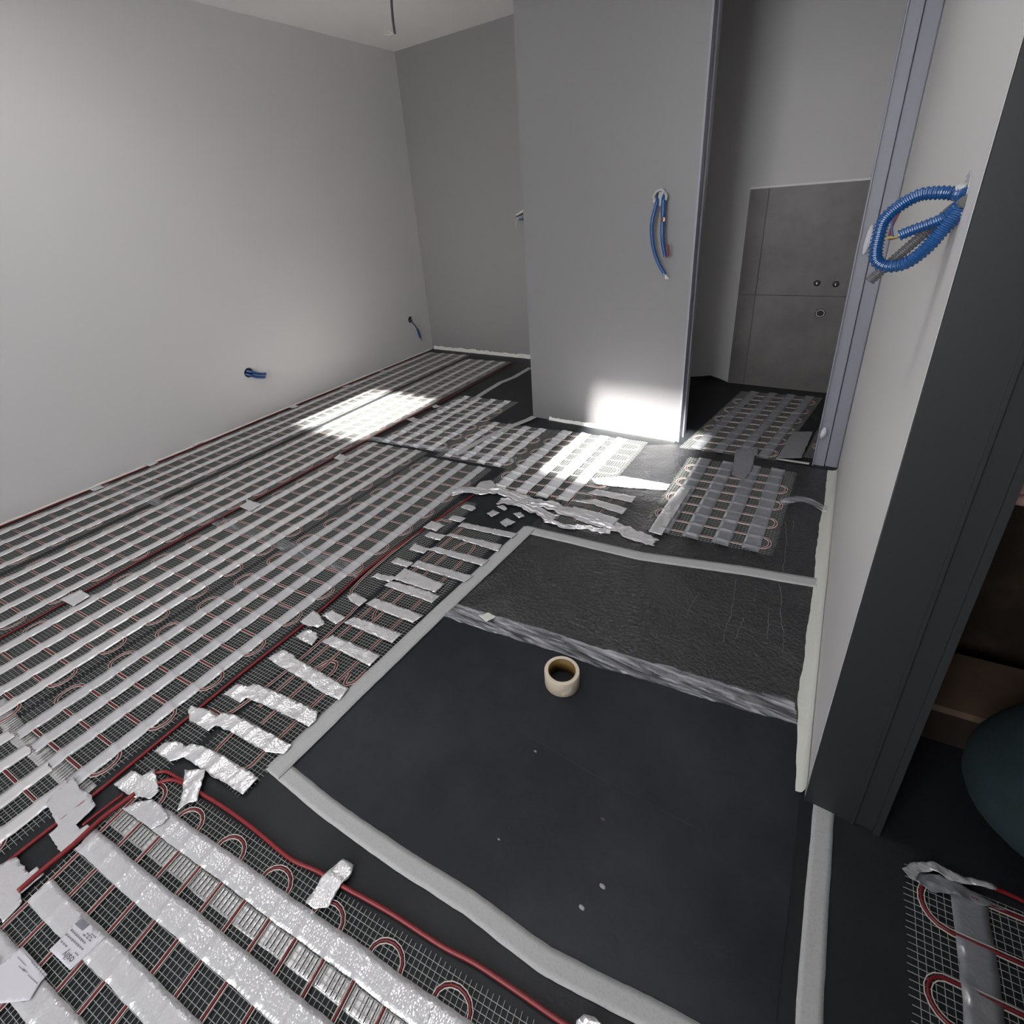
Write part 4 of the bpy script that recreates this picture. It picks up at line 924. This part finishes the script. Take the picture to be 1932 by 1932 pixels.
def skinned(name, joints, edges, rad, m, parent=None, sub=2, root=0):
    me = bpy.data.meshes.new(name); me.from_pydata([tuple(j) for j in joints], edges, []); me.materials.append(m)
    o = bpy.data.objects.new(name, me); COL.objects.link(o)
    sm = o.modifiers.new('skin', 'SKIN'); sm.use_smooth_shade = True
    for i, v in enumerate(me.skin_vertices[0].data):
        v.radius = (rad[i][0], rad[i][1]) if isinstance(rad[i], tuple) else (rad[i], rad[i]); v.use_root = (i == root)
    s = o.modifiers.new('sub', 'SUBSURF'); s.levels = sub; s.render_levels = sub
    if parent: o.parent = parent
    return o
PO = Vector((4.10, 0.35, 0.0))
pe = empty('person', PO); tag(pe, 'person kneeling in the dark room, dark teal trousers, only a knee showing', 'person')
J = lambda *p: Vector(p) - PO
body_j = [J(4.26, 0.20, 0.50), J(4.26, 0.20, 0.68), J(4.22, 0.20, 0.88), J(4.20, 0.20, 1.00), J(4.18, 0.20, 1.10), J(4.15, 0.20, 1.24),
          J(4.14, 0.36, 0.97), J(3.98, 0.40, 0.84), J(3.79, 0.33, 0.775), J(3.725, 0.315, 0.765),
          J(4.14, 0.03, 0.97), J(4.02, -0.02, 0.78), J(3.96, 0.02, 0.60), J(3.93, 0.03, 0.55),
          J(4.22, 0.28, 0.46), J(3.835, 0.215, 0.135), J(4.06, 0.25, 0.085), J(4.22, 0.27, 0.06), J(4.36, 0.28, 0.035),
          J(4.26, 0.22, 0.46), J(4.10, 0.235, 0.16), J(4.26, 0.25, 0.09), J(4.40, 0.27, 0.06), J(4.52, 0.28, 0.035)]
body_e = [(0, 1), (1, 2), (2, 3), (3, 4), (4, 5), (3, 6), (6, 7), (7, 8), (8, 9), (3, 10), (10, 11), (11, 12), (12, 13), (0, 14), (14, 15), (15, 16), (16, 17), (17, 18), (0, 19), (19, 20), (20, 21), (21, 22), (22, 23)]
body_r = [0.14, 0.13, 0.15, 0.12, 0.055, 0.09, 0.06, 0.055, 0.05, 0.045, 0.06, 0.045, 0.035, 0.03, 0.10, 0.082, 0.055, 0.04, 0.035, 0.10, 0.075, 0.055, 0.04, 0.035]
nb = len(body_j)
for (bx, sgn) in ((9, 1), (13, 1)):                     # five fingers at each wrist
    wq = body_j[bx]
    for k, (dy, ln) in enumerate(((0.030, 0.050), (0.011, 0.058), (-0.009, 0.054), (-0.027, 0.044), (-0.045, 0.03))):
        i = len(body_j); body_j.append(wq + Vector((-0.02 if k < 4 else 0.01, dy, 0.0))); body_j.append(wq + Vector((-0.02 - ln * 0.6, dy * 1.05, -0.004))); body_j.append(wq + Vector((-0.02 - ln * 0.95, dy * 1.05, -0.024)))
        body_e += [(bx, i), (i, i + 1), (i + 1, i + 2)]; body_r += [0.013, 0.009, 0.008]
skinned('body', body_j, body_e, body_r, M['skin'], pe)
skinned('trousers', [body_j[i] for i in (0, 14, 15, 16, 17, 19, 20, 21, 22)], [(0, 1), (1, 2), (2, 3), (3, 4), (0, 5), (5, 6), (6, 7), (7, 8)], [0.17, 0.165, 0.190, 0.10, 0.06, 0.15, 0.140, 0.085, 0.06], M['denim'], pe, 3)
skinned('shirt', [body_j[i] for i in (0, 1, 2, 3, 6, 10)], [(0, 1), (1, 2), (2, 3), (3, 4), (3, 5)], [0.15, 0.145, 0.165, 0.14, 0.075, 0.075], M['shirt'], pe)
skinned('hair', [J(4.17, 0.20, 1.29), J(4.19, 0.20, 1.34)], [(0, 1)], [0.09, 0.06], M['hair'], pe)

# ------------------------------------------------------------------ crumbs on the black sheets
for (u, v, lb, sz) in ((1138, 1545, 'dark pebble on the smooth black sheet', 0.004), (1098, 1712, 'pale scratch-shaped crumb on the smooth sheet near the bottom', 0.005), (1137, 1672, 'pale curved crumb on the smooth sheet', 0.005), (1010, 1417, 'tiny white crumb left of centre on the smooth sheet', 0.0028), (941, 1583, 'tiny white crumb low on the smooth sheet', 0.0022)):
    p = at(u, v, 0.003); q = MB()
    q.lathe([(0.0001, 0), (sz, 0), (sz * 0.8, sz * 0.7), (0.0001, sz * 0.9)], (0, 0, 0), 9)
    q.v = [(x * 1.4 + 0.3 * sz * noise.noise(Vector((x, y, z)) * 300), y * 0.8, z) for x, y, z in q.v]
    o = q.build('crumb', M['dirt'] if 'dark' not in lb else M['grout'], None); o.location = (p.x, p.y, 0.0017); tag(o, lb, 'crumb', 'crumbs on the smooth black sheet')
